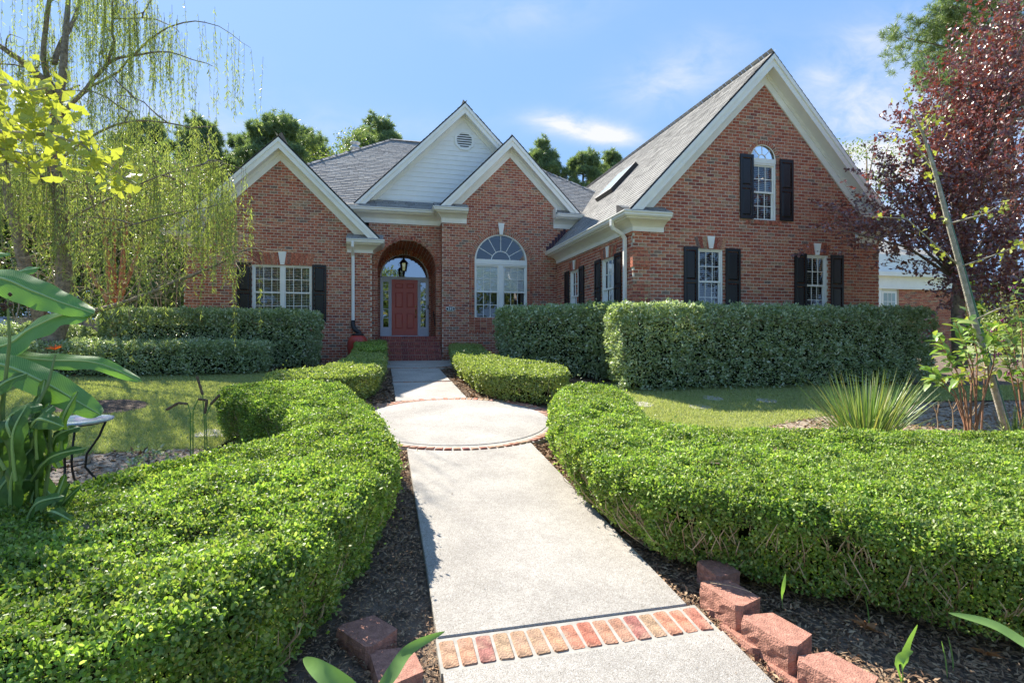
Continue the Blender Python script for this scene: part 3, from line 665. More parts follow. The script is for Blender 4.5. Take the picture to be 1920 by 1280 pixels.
# steps and porch floor
SB = 16.72
nst = 4
for i in range(nst):
    zt_ = .79 * (i + 1) / nst - (.0 if i < nst - 1 else .005); b0 = SB + .31 * i; b1 = BD if i == nst - 1 else b0 + .31
    a0, a1 = (LW1 + .14, MW0 - .04) if b0 < BA - .05 else (AC - AR + .005, AC + AR - .005)
    zb_ = .79 * i / nst
    mm = front(b0); q = MB()
    q.box(a0, a1, b0 + .012, b1, zb_ - .05, zt_ - .02)
    st = q.build('porch_step', M_mortar, house)
    q = MB(); k = a0; kk = 0
    while k < a1 - .02: q.box(k + .003, min(k + .064, a1), b0 - .01, b0 + .21, zt_ - .10, zt_); k += .068
    k = a0 - .05
    while k < a1: jb(q, max(k, a0) + .004, min(k + PL, a1) - .004, zb_ + .008, zt_ - .108, lambda s, d, z: (s, b0 + d, z)); k += PL
    if i == nst - 1:
        for r_ in range(9):
            k = a0 - (r_ % 2) * .1
            while k < a1: q.box(max(k, a0) + .004, min(k + PL, a1) - .004, b0 + .22 + r_ * .105, b0 + .315 + r_ * .105, zt_ - .05, zt_ - .004); k += PL
    else: q.box(a0, a1, b0 + .22, b0 + .31, zt_ - .05, zt_ - .006)
    tag(q.build('step_bricks', M_stepbrick, st), kind='stuff')
q = MB()
for i in range(3):   # cheek side bricks of the steps
    pass
# ---- garage ----------------------------------------------------------------
GW0, GW1, GAC, GZ, GS = AG, 12.92, 9.34, 7.71, 1.058
fg = front(BG)
gw = []
for x0, x1, yt, yb in ((1308.7, 1355.6, 465, 589.5), (1511.5, 1551.5, 477.5, 592)):
    a0, zt_ = HP(x0, yt, BG); a1 = HP(x1, yt, BG)[0]; gw.append((a0, a1, HP(x0, yb, BG)[1], zt_))
ua0, ua1 = HP(1408, 300, BG)[0], HP(1455.3, 300, BG)[0]; uc, ur = (ua0 + ua1) / 2, (ua1 - ua0) / 2
uz = HP(1433, 298.5, BG)[1]; ub = HP(1433, 414, BG)[1]
wall(fg, -1.3, 7.3, lambda z: (max(GW0, GAC - (7.02 - z) / GS - .12), min(GW1, GAC + (7.02 - z) / GS + .12)), [rect(*w) for w in gw] + [arch(uc, ur + .10, uz, ub)], keep=True, b=BG)
for a0, a1, zb_, zt_ in gw:
    sash_window(fg, a0, a1, zb_, zt_)
    c = (a0 + a1) / 2; jack(c, zt_ + .005, zt_ + .27, (a1 - a0) / 2 + .02, fg); keystone(c, zt_, zt_ + .30, .05, .105, fg)
for x0, x1, k in ((1281.5, 1307.5, 0), (1359.5, 1387, 0), (1488.5, 1511, 1), (1556.5, 1580, 1)):
    shutter(fg, HP(x0, 470, BG)[0], HP(x1, 470, BG)[0], gw[k][2] - .02, gw[k][3] + .02)
sash_window(fg, ua0 + .0, ua1 - .0, ub, uz - .10, frame_top=True)
bx('transom_bar', M_white, house, ua0, ua1, BG + .012, BG + .14, uz - .10, uz + .02)
fan(fg, uc, uz + .02, ur, .05, rays=3, hub=.3, wf=.04); ring(uc, uz, ur + .004, ur + .10, 22, BG)
for i in range(int((uz - ub) / PH)):
    z = uz - (i + 1) * PH
    for s0 in (ua0 - .10, ua1 + .006): jb(brick_v, s0, s0 + .092, z + .004, z + PH - .004, fg, -.004); jb(mortar_v, s0, s0 + .095, z, z + PH, fg, .004)
for k in range(14): w = (ua1 - ua0 + .3) / 14; jb(brick_v, ua0 - .15 + k * w + .004, ua0 - .15 + (k + 1) * w - .004, ub - .09, ub - .005, fg, -.02)
shutter(fg, HP(1386.5, 350, BG)[0], HP(1411.5, 350, BG)[0], HP(1400, 410.5, BG)[1], HP(1400, 290, BG)[1], curve=-1)
shutter(fg, HP(1461, 350, BG)[0], HP(1486, 350, BG)[0], HP(1473, 415, BG)[1], HP(1473, 300, BG)[1], curve=1)
# quoins: brick blocks a little proud at the garage corner
for k in range(-1, 5):
    z = -.02 + k * .80; 
    for i in range(6):
        za = z + i * PH; o_ = (i % 2) * PL / 2
        for c in range(3):
            s0 = GW0 - .02 + max(0, c * PL - o_); s1 = GW0 - .02 + min(.46, (c + 1) * PL - o_)
            if s1 - s0 > .04: jb(brick_v, s0, s1 - .008, za + .005, za + PH - .005, fg, -.022)
        for c in range(2):
            s0 = BG - .02 + c * PL; jb(brick_v, s0, s0 + PL - .008, za + .005, za + PH - .005, leftface(AG), -.022)
    jb(mortar_v, GW0 - .015, GW0 + .44, z, z + 6 * PH, fg, -.014, .0079); jb(mortar_v, BG - .015, BG + .40, z, z + 6 * PH, leftface(AG), -.014, .0079)
# garage side wall, facing the entry
fs = leftface(AG)
sw = []
for x0, x1, yt in ((1070.8, 1084, 504), (1131, 1149.5, 480)):
    b1_, b0_ = SP(x0, AG), SP(x1, AG); bm = (b0_ + b1_) / 2
    u = ((x0 + x1) / 2 - 960) / 1000; Y = bm / (C - u * S); zt_ = E + (637 - (yt + 2)) / 1000 * Y
    sw.append((bm - .43, bm + .43, zt_ - 1.62, zt_))
zt_ = (sw[0][3] + sw[1][3]) / 2; sw = [(a, b, zt_ - 1.62, zt_) for a, b, _, _ in sw]
wall(fs, -1.3, 3.4, lambda z: (BG + .05, BM + .05), [rect(*w) for w in sw], phase=.05)
for w_ in sw:
    sash_window(fs, *w_); c = (w_[0] + w_[1]) / 2
    jack(c, w_[3] + .005, w_[3] + .25, .45, fs); keystone(c, w_[3], w_[3] + .28, .045, .09, fs)
    shutter(fs, w_[0] - .40, w_[0] - .01, w_[2] - .02, w_[3] + .02); shutter(fs, w_[1] + .01, w_[1] + .40, w_[2] - .02, w_[3] + .02)
wall(rightface(GW1), -1.3, 3.4, lambda z: (BG + .05, BG + 2.5))
# brickwork: the 300 bricks that show largest are bricks of their own, the rest one mass
def seen(b, s, z):
    X, Y = h2w(s, b); px = 960 + 1000 * X / Y; py = 637 - 1000 * (z - E) / Y
    return 0 < px < 1700 and py < 575 and not (px < 1325 and py > 575)
cand = [(h2w(s, b)[1] ** 2 + 0 * z, s, b, z) for s, b, z in full if seen(b, s, z) and z < 6.6]
cand.sort(key=lambda t: t[0])
single = set((c[1], c[2], c[3]) for c in cand[:300])
bm_ = MB(); bm_.add([(x, y, z) for x in (-.0944, .0944) for y in (0, .05) for z in (-.0333, .0333)], [(0, 4, 5, 1), (1, 5, 7, 3), (0, 2, 6, 4), (4, 6, 7, 5), (0, 1, 3, 2)])
bmesh_single = bm_.mesh('brick', M_brick)
for s_, b_, z_ in full:
    if (s_, b_, z_) in single:
        o = bpy.data.objects.new('brick', bmesh_single); link(o, house); o.location = (s_, b_ + random.uniform(-.0015, .0015), z_)
    else: jb(brick_v, s_ - .0944, s_ + .0944, z_ - .0333, z_ + .0333, front(b_))
tag(brick_v.build('brickwork', M_brick, house), kind='stuff')
tag(mortar_v.build('mortar', M_mortar, house), kind='stuff')
# back and hidden walls, so the sun stays out
q = MB(); q.box(LW0, 12.9, 27.9, 28.1, -1, 5); q.box(LW0 - .01, LW0 + .1, 20, 28, -1, 5); q.box(12.8, 12.9, BG + 2, 28, -1, 3.6)
q.box(LW0 + .1, LW1 - .1, BL + 1.3, BL + 1.35, -.6, 4); q.box(MW0 + .15, AG - .01, BM + 1.3, BM + 1.35, -.6, 5); q.box(AG + 1.3, AG + 1.35, BG + 1.3, BM, -.6, 3.5); q.box(AG + 1.3, GW1 - .2, BG + 1.3, BG + 1.35, -.6, 3.2); q.prism_b([(GW0 + .3, 3.2), (GW1 - .3, 3.2), (GAC, 7.0)], BG + 1.3, BG + 1.35)
q.build('rear_wall', M_room, house)
# ---- roofs -----------------------------------------------------------------
tabq = MB(); tabq.add([(-.5, 0, .016), (.5, 0, .016), (.5, 1.1, .003), (-.5, 1.1, .003), (-.5, 0, 0), (.5, 0, 0), (.5, 1.1, 0), (-.5, 1.1, 0)], [(0, 1, 2, 3), (4, 5, 1, 0), (5, 6, 2, 1), (7, 4, 0, 3)]); tabmesh = tabq.mesh('shingle', M_shingle)
def shingles(P0, U, V, lu, lv, inside, tab=.30, exp=.145, name='shingles', single=None):
    """courses of tabs on a roof plane: P0 lower corner, U along the eave, V up the slope (unit), N outwards"""
    U, V, P0 = Vector(U), Vector(V), Vector(P0); Nn = U.cross(V)
    if Nn.z < 0: Nn = -Nn
    q = MB(); r = 0; v = 0
    while v < lv:
        u = -(r % 3) * tab * .37 - random.uniform(0, .05)
        while u < lu:
            w = tab * random.choice((.45, .6, 1, .8)); u0, u1 = max(u + .004, 0), min(u + w - .004, lu)
            c = (u0 + u1) / 2
            if u1 - u0 > .03 and inside(c, v + exp / 2):
                if single and single(u0, v):
                    o = bpy.data.objects.new('shingle', tabmesh); link(o, house); M_ = Matrix((U, V, Nn)).transposed().to_4x4(); M_.translation = P0 + U * c + V * v; o.matrix_local = M_ @ Matrix.Diagonal((u1 - u0, exp, 1, 1)); u += w; continue
                h = random.uniform(.012, .020)
                A = P0 + U * u0 + V * v; B_ = P0 + U * u1 + V * v; C_ = P0 + U * u1 + V * (v + exp * 1.1); D_ = P0 + U * u0 + V * (v + exp * 1.1)
                q.add([A + Nn * h, B_ + Nn * h, C_ + Nn * .003, D_ + Nn * .003, A, B_], [(0, 1, 2, 3), (4, 5, 1, 0)])
            u += w
        v += exp; r += 1
    return tag(q.build(name, M_shingle, house), kind='stuff')
def slope_slab(pts, th=.06, m=None):
    q = MB(); n = len(pts); q.add(pts + [(p[0], p[1], p[2] - th) for p in pts], [tuple(range(n)), tuple(range(2 * n - 1, n - 1, -1))] + [(i, i + n, (i + 1) % n + n, (i + 1) % n) for i in range(n)])
    return q.build('roof', m or M_shdark, house)
def gable_roof(ac, z, k, hw, b0, b1, side='both', cover=(None, None)):
    for sg in (-1, 1):
        pts = [(ac, b0, z), (ac, b1, z), (ac + sg * hw, b1, z - k * hw), (ac + sg * hw, b0, z - k * hw)]
        slope_slab(pts)
        L_ = hw * math.sqrt(1 + k * k); V = Vector((-sg, 0, k)).normalized()
        shingles((ac + sg * (hw + .02), b0 - .02, z - k * (hw + .02) + .004), (0, 1, 0), V, b1 - b0, L_ + .03, lambda u, v: True, single=(lambda u, v: sg < 0 and u + v * .9 < 3.35) if ac == 9.34 else None)
    q = MB()
    for i in range(int((b1 - b0) / .2)): q.add([(ac - .12, b0 + i * .2, z - k * .12 + .020), (ac, b0 + i * .2, z + .022), (ac + .12, b0 + i * .2, z - k * .12 + .020), (ac - .12, b0 + i * .2 + .21, z - k * .12 + .012), (ac, b0 + i * .2 + .21, z + .018), (ac + .12, b0 + i * .2 + .21, z - k * .12 + .012)], [(0, 1, 4, 3), (1, 2, 5, 4)])
    q.build('ridge_cap', M_shingle, house)
def rake(ac, z, k, hw, bf, bw, trim=.30, wallz=None, ends=(0, 0), zcut=0):
    """fascia, soffit and frieze board under the two slopes of a gable"""
    zr = z - .05
    for sg, e in ((-1, ends[0]), (1, ends[1])):
        h = hw - e
        def band(top, bot, b0, b1, name, m=M_white, hh=h, cz=0.0):
            q = MB(); zc_ = zcut + cz; dt = min(hh, (zr - top - zc_) / k); db = min(hh, (zr - bot - zc_) / k)
            poly = [(0, zr - top), (dt, zr - top - k * dt)] + ([(dt, zr - bot - k * db)] if db < hh - 1e-6 and dt > db + .01 and zr - top - k * dt > zc_ + .004 else []) + [(db, zr - bot - k * db), (0, zr - bot)]
            poly = [(ac + sg * x, z_) for x, z_ in poly]
            q.prism_b(poly, b0, b1); return q.build(name, m, house)
        band(0.0, .12, bf - .045, bf + .0, 'crown_moulding'); band(.03, .30, bf - .012, bf + .03, 'fascia_board')
        band(.235, .262, bf + .03, bw - .02, 'soffit', M_siding)
        band(.262, .262 + trim, bw - .035, bw + .005, 'frieze_board', hh=h, cz=.05)
        band(.262, .262 + trim * .35, bw - .06, bw - .034, 'frieze_moulding', hh=h, cz=.06)
# left wing
LHW = 2.87; gable_roof(LAC, LZ, LS, LHW, BL - .33, 23.5)
rake(LAC, LZ, LS, LHW + .02, BL - .33, BL, zcut=3.67)
# middle
gable_roof(MAC, MZ, MS, 2.40, BM - .33, 22); rake(MAC, MZ, MS, 2.42, BM - .33, BM, zcut=4.84)
# siding gable
SAC, SZ, SS, SHW = 2.69, 8.49, 1.005, 3.50
SBW = BA + .12
gable_roof(SAC, SZ, SS, SHW, SBW - .33, 23.2); rake(SAC, SZ, SS, SHW + .02, SBW - .33, SBW, trim=.16, zcut=4.86)
z = 4.92; i = 0; apex = SZ - .05 - .262 - .1
q = MB(); q.prism_b([(SAC - SHW + .1, 4.8), (SAC + SHW - .1, 4.8), (SAC, SZ - .3)], SBW + .03, SBW + .08); q.build('gable_backing', M_siding, house)
while z < apex - .1:
    z1_ = min(z + .160, apex); w0 = (apex - z) / SS + .05; w1 = (apex - z1_) / SS + .05
    q = MB(); q.add([(SAC - w0, SBW - .004, z), (SAC + w0, SBW - .004, z), (SAC + w1, SBW + .012, z1_), (SAC - w1, SBW + .012, z1_), (SAC - w0, SBW + .03, z), (SAC + w0, SBW + .03, z)], [(0, 1, 2, 3), (4, 5, 1, 0)])
    q.build('siding_board', M_siding, house); z += .158
# octagonal louvred vent
va, vz = HP(870.5, 264, SBW); q = MB(); n = 8
def octo(r, b): return [(va + r * math.cos(R(22.5 + 45 * i)), b, vz + r * math.sin(R(22.5 + 45 * i))) for i in range(n)]
q.add(octo(.35, SBW - .04) + octo(.27, SBW - .04) + octo(.35, SBW + .02) + octo(.27, SBW + .0), [(i, (i + 1) % n, (i + 1) % n + n, i + n) for i in range(n)] + [(i + 2 * n, (i + 1) % n + 2 * n, (i + 1) % n, i) for i in range(n)] + [(i + n, (i + 1) % n + n, (i + 1) % n + 3 * n, i + 3 * n) for i in range(n)])
vent = q.build('gable_vent', M_siding, house)
q = MB(); q.add(octo(.28, SBW - .006), [tuple(range(n - 1, -1, -1))]); q.build('vent_screen', M_room, vent)
for i in range(7):
    zz = vz - .235 + i * .078; w = min(.265, .372 - abs(zz - vz)); q = MB()
    q.add([(va - w, SBW - .038, zz - .022), (va + w, SBW - .038, zz - .022), (va + w, SBW - .008, zz + .022), (va - w, SBW - .008, zz + .022), (va - w, SBW - .030, zz - .028), (va + w, SBW - .030, zz - .028)], [(0, 1, 2, 3), (4, 5, 1, 0)]); q.build('louvre', M_siding, vent)
# garage
GHW = 3.90
gable_roof(GAC, GZ, GS, GHW, BG - .33, 25); rake(GAC, GZ, GS, GHW + .02, BG - .33, BG, trim=.34, zcut=3.61)
# main hip roof
k = .75; zr, br, al, ar = 9.03, 22.9, .38, 4.6; run = (zr - 4.85) / k
e0, e1, f0, f1 = al - run, ar + run, br - run, br + run; ze = 4.85
for pts in ([(al, br, zr), (ar, br, zr), (e1, f0, ze), (e0, f0, ze)], [(al, br, zr), (e0, f0, ze), (e0, f1, ze)], [(ar, br, zr), (e1, f1, ze), (e1, f0, ze)], [(ar, br, zr), (al, br, zr), (e0, f1, ze), (e1, f1, ze)]): slope_slab(pts)
sl = math.sqrt(1 + k * k)
shingles((e0, f0, ze + .004), (1, 0, 0), Vector((0, 1, k)).normalized(), e1 - e0, run * sl, lambda u, v: v / sl < u and v / sl < (e1 - e0) - u)
shingles((e0, f0, ze + .004), (0, 1, 0), Vector((1, 0, k)).normalized(), f1 - f0, run * sl, lambda u, v: v / sl < u and v / sl < (f1 - f0) - u)
shingles((e1, f0, ze + .004), (0, 1, 0), Vector((-1, 0, k)).normalized(), f1 - f0, run * sl, lambda u, v: v / sl < u and v / sl < (f1 - f0) - u)
for p0, p1 in (((e0, f0, ze), (al, br, zr)), ((al, br, zr), (ar, br, zr)), ((ar, br, zr), (e1, f0, ze))):
    q = MB(); p0, p1 = Vector(p0), Vector(p1); n_ = int((p1 - p0).length / .2); sd = Vector((0, 0, 1)).cross((p1 - p0).normalized()).normalized()
    for i in range(n_):
        c0 = p0.lerp(p1, i / n_); c1 = p0.lerp(p1, (i + 1.05) / n_)
        q.add([c0 - sd * .13 + Vector((0, 0, -.02)), c0 + Vector((0, 0, .05)), c0 + sd * .13 + Vector((0, 0, -.02)), c1 - sd * .13 + Vector((0, 0, -.03)), c1 + Vector((0, 0, .035)), c1 + sd * .13 + Vector((0, 0, -.03))], [(0, 1, 4, 3), (1, 2, 5, 4)])
    q.build('ridge_cap', M_shingle, house)
# lower roof over the rooms that join the wings
# ---- eaves, gutters and cornice returns --------------------------------------
def sweep(prof_, p0, p1, out, name, m, m0=0, m1=0, w0=0):         # profile [(out, up)] swept from p0 to p1
    p0, p1, out = Vector(p0), Vector(p1), Vector(out); n = len(prof_); q = MB(); dr = (p1 - p0).normalized()
    q.add([p0 + out * o_ - dr * m0 * (o_ + w0) + Vector((0, 0, u_)) for o_, u_ in prof_] + [p1 + out * o_ + dr * m1 * (o_ + w0) + Vector((0, 0, u_)) for o_, u_ in prof_], [tuple(range(n)), tuple(range(2 * n - 1, n - 1, -1))] + [(i, (i + 1) % n, (i + 1) % n + n, i + n) for i in range(n)])
    return q.build(name, m, house)
GUT = [(0, 0), (-.02, 0), (-.02, -.115), (.05, -.115), (.085, -.085), (.085, -.055), (.115, -.02), (.115, 0), (.105, 0), (.075, -.045), (.03, -.10), (0, -.10)]
GUT2 = [(0, -.115), (.055, -.115), (.09, -.08), (.09, -.05), (.12, -.02), (.12, .0), (0, 0)]
def frieze(h, w=.30, cove=.1): return [(0, 0), (w, 0), (w, -.03), (w - .05, -.03), (cove, -.06), (cove * .45, -.12), (.035, -.16), (.035, -h), (0, -h)]
def eave(p0, p1, out, zt, over=.33, h=.36, name='eave_cornice', m0=0, m1=0):
    """p0,p1 on the wall line; out unit vector away from the wall"""
    o = Vector(out)
    a = Vector((*p0, zt - .115)); b = Vector((*p1, zt - .115))
    sweep(frieze(h - .115, over, .16), a, b, out, name, M_white, m0, m1)
    sweep(GUT2, a + o * (over + .002) + Vector((0, 0, .115)), b + o * (over + .002) + Vector((0, 0, .115)), out, 'gutter', M_gutter, m0, m1, over + .002)
def creturn(a0, a1, bw, zt, over=.33, h=.36, m0=0, m1=0):
    # a0,a1 along the wall; m0/m1 = 1 where the cornice turns the corner of the wall
    """cornice return: short eave across the gable foot, boxed end, pent roof of shingles"""
    eave((a0, bw), (a1, bw), (0, -1, 0), zt, over, h, m0=m0, m1=m1); a0 -= m0 * (over + .1); a1 += m1 * (over + .1)
    q = MB(); y0, y1 = bw - over - .06, bw
    q.add([(a0, y0, zt + .005), (a1, y0, zt + .005), (a1, y1, zt + .20), (a0, y1, zt + .20), (a0, y1, zt), (a1, y1, zt)], [(0, 1, 2, 3), (0, 3, 4), (1, 5, 2), (2, 5, 4, 3)]); q.build('return_roof', M_shdark, house)
    shingles((a0, y0 - .01, zt + .012), (1, 0, 0), Vector((0, y1 - y0, .195)).normalized(), a1 - a0, .42, lambda u, v: True)
# left wing returns
zl = 3.66
creturn(LW1 - .72, LW1, BL, zl, m1=.8); creturn(LW0, LW0 + .72, BL, zl, m0=1)
eave((LW1, BL), (LW1, BA), (1, 0, 0), zl, .264, .36, m0=1.25)
# entry eave
zm_ = 4.83
eave((LW1 - .9, BA), (MW0, BA), (0, -1, 0), zm_, .33, .42)
q = MB(); q.add([(LW1 - 1.2, BA - .40, zm_ + .005), (MW0 + .1, BA - .40, zm_ + .005), (MW0 + .1, SBW, zm_ + .25), (LW1 - 1.2, SBW, zm_ + .25)], [(0, 1, 2, 3)]); q.build('pent_roof', M_shdark, house)
shingles((LW1 - 1.2, BA - .42, zm_ + .012), (1, 0, 0), Vector((0, .5, .25)).normalized(), MW0 - LW1 + 1.3, .5, lambda u, v: True)
# middle returns
creturn(MW0, MW0 + .78, BM, zm_, h=.42, m0=.667); creturn(MW1 - .72, MW1 + .25, BM, zm_, h=.42)
eave((MW0, BM), (MW0, BA), (-1, 0, 0), zm_, .22, .42, m0=1.5)
bx('return_end', M_white, house, MW1 - .735, MW1 - .70, BM - .30, BM, zm_ - .1, zm_ + .22)
# garage eaves
zg = 3.60
creturn(GW0, GW0 + .78, BG, zg, h=.38, m0=1); creturn(GW1 - .78, GW1, BG, zg, h=.38, m1=1)
eave((GW0, BG), (GW0, BM), (-1, 0, 0), zg, .33, .38, m0=1); eave((GW1, BG), (GW1, 20), (1, 0, 0), zg, .33, .38, m0=1)
# stepped flashing bricks where the garage roof meets the middle wall
q = MB()
for i in range(7): q.box(AG - .38 + i * .10, AG - .29 + i * .10, BM - .012, BM + .02, zg - .05 + i * .107, zg + .20 + i * .107)
q.build('rake_bricks', mat('purple_brick', (.075, .04, .055), .85, .3, 10), house)
# attic wall between garage roof and middle wall (above eaves)
wall_top = MB(); wall_top.prism_b([(MW0 + .1, 4.0), (MW1 - .05, 4.0), (MW1 - .05, 4.4), (MAC, 6.5), (MW0 + .1, 4.4)], BM + .12, BM + .2); wall_top.build('attic_wall', M_room, house)
wall_top = MB(); wall_top.prism_b([(GW0 + .1, 3.2), (GW1 - .1, 3.2), (GAC, 6.9)], BG + 1.4, BG + 1.45); wall_top.build('attic_wall', M_room, house)
wall_top = MB(); wall_top.prism_b([(LW0 + .1, 3.2), (LW1 - .1, 3.2), (LAC, 5.8)], BL + .12, BL + .2); wall_top.build('attic_wall', M_room, house)
# downspouts
def downspout(pts, name='downspout', r=.042, m=M_gutter):
    q = MB(); q.tube(pts, r, 4 if r > .04 else 8); return q.build(name, m, house, bevel=.006)
dsb = BG + .32
downspout([(GW0 - .40, dsb, zg - .06), (GW0 - .40, dsb, zg - .20), (GW0 - .36, dsb, zg - .28), (GW0 - .12, dsb, zg - .42), (GW0 - .06, dsb, zg - .50), (GW0 - .06, dsb, zg - .62), (GW0 - .06, dsb, -.6)], r=.058)
da = HP(662, 500, BL)[0]
downspout([(da, BL - .40, zl - .06), (da, BL - .40, zl - .22), (da, BL - .07, zl - .44), (da, BL - .06, zl - .6), (da, BL - .06, 1.22)], r=.055)
M_pvc = mat('black_drain_plastic', (.02, .02, .022), .5)
q = MB(); q.tube([(da, BL - .06, 1.25), (da, BL - .08, 1.10), (da + .06, BL - .14, .97), (da + .18, BL - .2, .90), (da + .24, BL - .22, .80)], [.065, .065, .07, .07, .07], 10); q.build('drain_elbow', M_pvc, house, True)
# roof vent pipe
q = MB(); vp = HP(666, 280, 22.6); zz = 6.9
q.lathe([(.13, -1.2), (.13, .0), (.20, .02), (.20, .08), (.13, .10), (.13, .20), (.20, .22), (.20, .27), (.10, .30)], (vp[0], 22.6, vp[1]), 12)
q.build('roof_vent', mat('galvanised_steel', (.55, .56, .57), .45, metal=.6), house, True)
# skylight
q = MB(); sV = Vector((1, 0, GS)).normalized(); sN = Vector((-GS, 0, 1)).normalized(); o0 = Vector((7.02, 15.35, GZ - GS * (GAC - 7.02)))
def skp(u, b, h): return tuple(o0 + sV * u + Vector((0, b, 0)) + sN * h)
def slab(q, u0, u1, b0, b1, h0, h1):
    c = [skp(u0, b0, h0), skp(u1, b0, h0), skp(u1, b1, h0), skp(u0, b1, h0), skp(u0, b0, h1), skp(u1, b0, h1), skp(u1, b1, h1), skp(u0, b1, h1)]
    q.add(c, [(0, 3, 2, 1), (4, 5, 6, 7), (0, 1, 5, 4), (1, 2, 6, 5), (2, 3, 7, 6), (3, 0, 4, 7)])
slab(q, 0, 1.25, 0, .06, 0, .15); slab(q, 0, 1.25, 1.2, 1.26, 0, .15); slab(q, 0, .06, .06, 1.2, 0, .15); slab(q, 1.19, 1.25, .06, 1.2, 0, .15)
sk = q.build('skylight', mat('bronze_frame', (.03, .026, .024), .5), house); q = MB(); slab(q, .05, 1.2, .05, 1.21, .125, .145); q.build('skylight_glass', mat('skylight_glass', (.55, .6, .63), .08, spec=1.0), sk)  # pale opaque pane colour has the whitish sky reflection painted in
# ================================================================== GROUND, LAWN, PATH
xs = np.concatenate([np.linspace(-400, -24, 12), np.linspace(-22, 24, 150), np.linspace(26, 400, 12)])
ys = np.concatenate([np.linspace(-60, 0, 6), np.linspace(.5, 20, 120), np.linspace(21, 60, 10), np.linspace(80, 900, 8)])
GX, GY = np.meshgrid(xs, ys); PX, PY = GX.ravel(), GY.ravel()
PZ = gzv(PX, PY); P3 = np.stack([PX, PY, PZ * 0], 1); PZ = PZ + wob(P3, 1.7) * .012 + wob(P3, 5.1, 3) * .006 - .02
nx, ny = len(xs), len(ys); idx = np.arange(nx * ny).reshape(ny, nx)
F = np.stack([idx[:-1, :-1], idx[:-1, 1:], idx[1:, 1:], idx[1:, :-1]], -1).reshape(-1, 4)
ground = tag(np_mesh('ground', np.stack([PX, PY, PZ], 1), F, M_soil, smooth=True), kind='structure')

def sheet(name, poly, zoff, m, step=.35):
    x0, x1 = min(p[0] for p in poly), max(p[0] for p in poly); y0, y1 = min(p[1] for p in poly), max(p[1] for p in poly)
    gx, gy = np.meshgrid(np.arange(x0, x1 + step, step), np.arange(y0, y1 + step, step)); s = gx.shape
    X, Y = gx.ravel(), gy.ravel(); Z = gzv(X, Y) + zoff; idx = np.arange(len(X)).reshape(s)
    F = np.stack([idx[:-1, :-1], idx[:-1, 1:], idx[1:, 1:], idx[1:, :-1]], -1).reshape(-1, 4)
    c = np.stack([X, Y], 1)[F].mean(1); k = inpoly(c[:, 0], c[:, 1], poly)
    return tag(np_mesh(name, np.stack([X, Y, Z], 1), F[k], m), kind='structure')
def scatter(poly, n):
    x0, x1 = min(p[0] for p in poly), max(p[0] for p in poly); y0, y1 = min(p[1] for p in poly), max(p[1] for p in poly)
    X = rng.uniform(x0, x1, n); Y = rng.uniform(y0, y1, n); k = inpoly(X, Y, poly); return X[k], Y[k]
lawnL = [GP(-250, 706), GP(120, 706), GP(500, 698), GP(640, 700), GP(600, 740), GP(470, 810), (-3.55, 7.0), GP(400, 842), GP(300, 845), GP(170, 852), GP(60, 880), GP(-300, 900)]
lawnR = [GP(1050, 722), GP(1090, 719), GP(1330, 722), GP(1750, 724), GP(2300, 726), GP(2300, 745), GP(1750, 752), GP(1560, 778), GP(1440, 800), (2.6, 6.5), GP(1230, 800), GP(1190, 770), GP(1000, 752)]
for nm, poly in (('left_lawn', lawnL), ('right_lawn', lawnR)):
    sheet(nm, poly, .0, M_lawnbase, .08)
islL = smooth_poly([GP(165, 752), GP(262, 750), GP(285, 762), GP(240, 775), GP(150, 780), GP(60, 770), GP(60, 755)], 2)
sheet('mulch_bed', islL, .015, M_bed, .05)
bedR = [GP(1440, 800), GP(1560, 778), GP(1750, 755), GP(2300, 750), GP(2300, 900), GP(1500, 850)]
sheet('sandy_bed', bedR, .004, M_sand, .08)
bedL = [GP(60, 880), GP(170, 852), GP(300, 845), GP(400, 842), (-3.5, 6.6), (-3.6, 4.5), (-4.6, 3.4), (-7, 3.4), (-7.5, 5)]
sheet('sandy_bed', bedL, .004, M_sand, .08)
def grass_on(poly, dens_px, name, h=(.03, .065)):
    X, Y = scatter(poly, dens_px)
    dist = np.hypot(X, Y); k = (rng.random(len(X)) < np.clip(9.0 / dist, .25, 1) ** 1.6) & ~inpoly(X, Y, islL); X, Y = X[k], Y[k]; n = len(X)
    Z = gzv(X, Y); D = rng.normal(size=(n, 3)) * .55; D[:, 2] = 1
    pat = wob(np.stack([X, Y, Z * 0], 1), 1.4)
    o = leaves(name, np.stack([X, Y, Z], 1), D, rdir(n), rng.uniform(*h, n) * (1 + .25 * pat), rng.uniform(.005, .009, n) * (np.hypot(X, Y) / 6), T_BLADE, M_grass)
    return tag(o, 'short green lawn grass, ' + ('left' if X.mean() < 0 else 'right') + ' of the walk', kind='stuff')
grass_on(lawnL, 330000, 'grass'); grass_on(lawnR, 330000, 'grass')

# slabs
def hp2(poly): return [h2w(*p) for p in poly]
PA0, PA1, CA, CB, CR = .30, 1.83, 1.065, 7.82, 1.36
UA0, UA1 = .243, 1.475
zf = lambda dz: (lambda x, y: gz(x, y) + dz)
def slab_piece(name, poly, parent=None, dz=.035, th=.12, bev=.006, m=None):
    q = MB(); q.prism_z(hp2(poly), zf(dz), th); return q.build(name, m or M_conc, parent, bevel=bev)
RO = CR + .20
def arcpts(r, a0, a1, n=24): return [(CA + r * math.cos(R(a0 + (a1 - a0) * i / n)), CB + r * math.sin(R(a0 + (a1 - a0) * i / n))) for i in range(n + 1)]
th0 = math.degrees(math.acos((PA1 - CA) / (RO + .012)))
path = tag(slab_piece('path', [(PA0, 2.93), (PA1, 2.93)] + arcpts(RO + .012, -th0, -180 + math.degrees(math.acos((CA - PA0) / (RO + .012))), 20)), kind='structure')
slab_piece('path_slab', [(PA0, -1.0), (PA1 + .06, -1.0), (PA1 + .06, 2.66), (PA0, 2.66)], path)
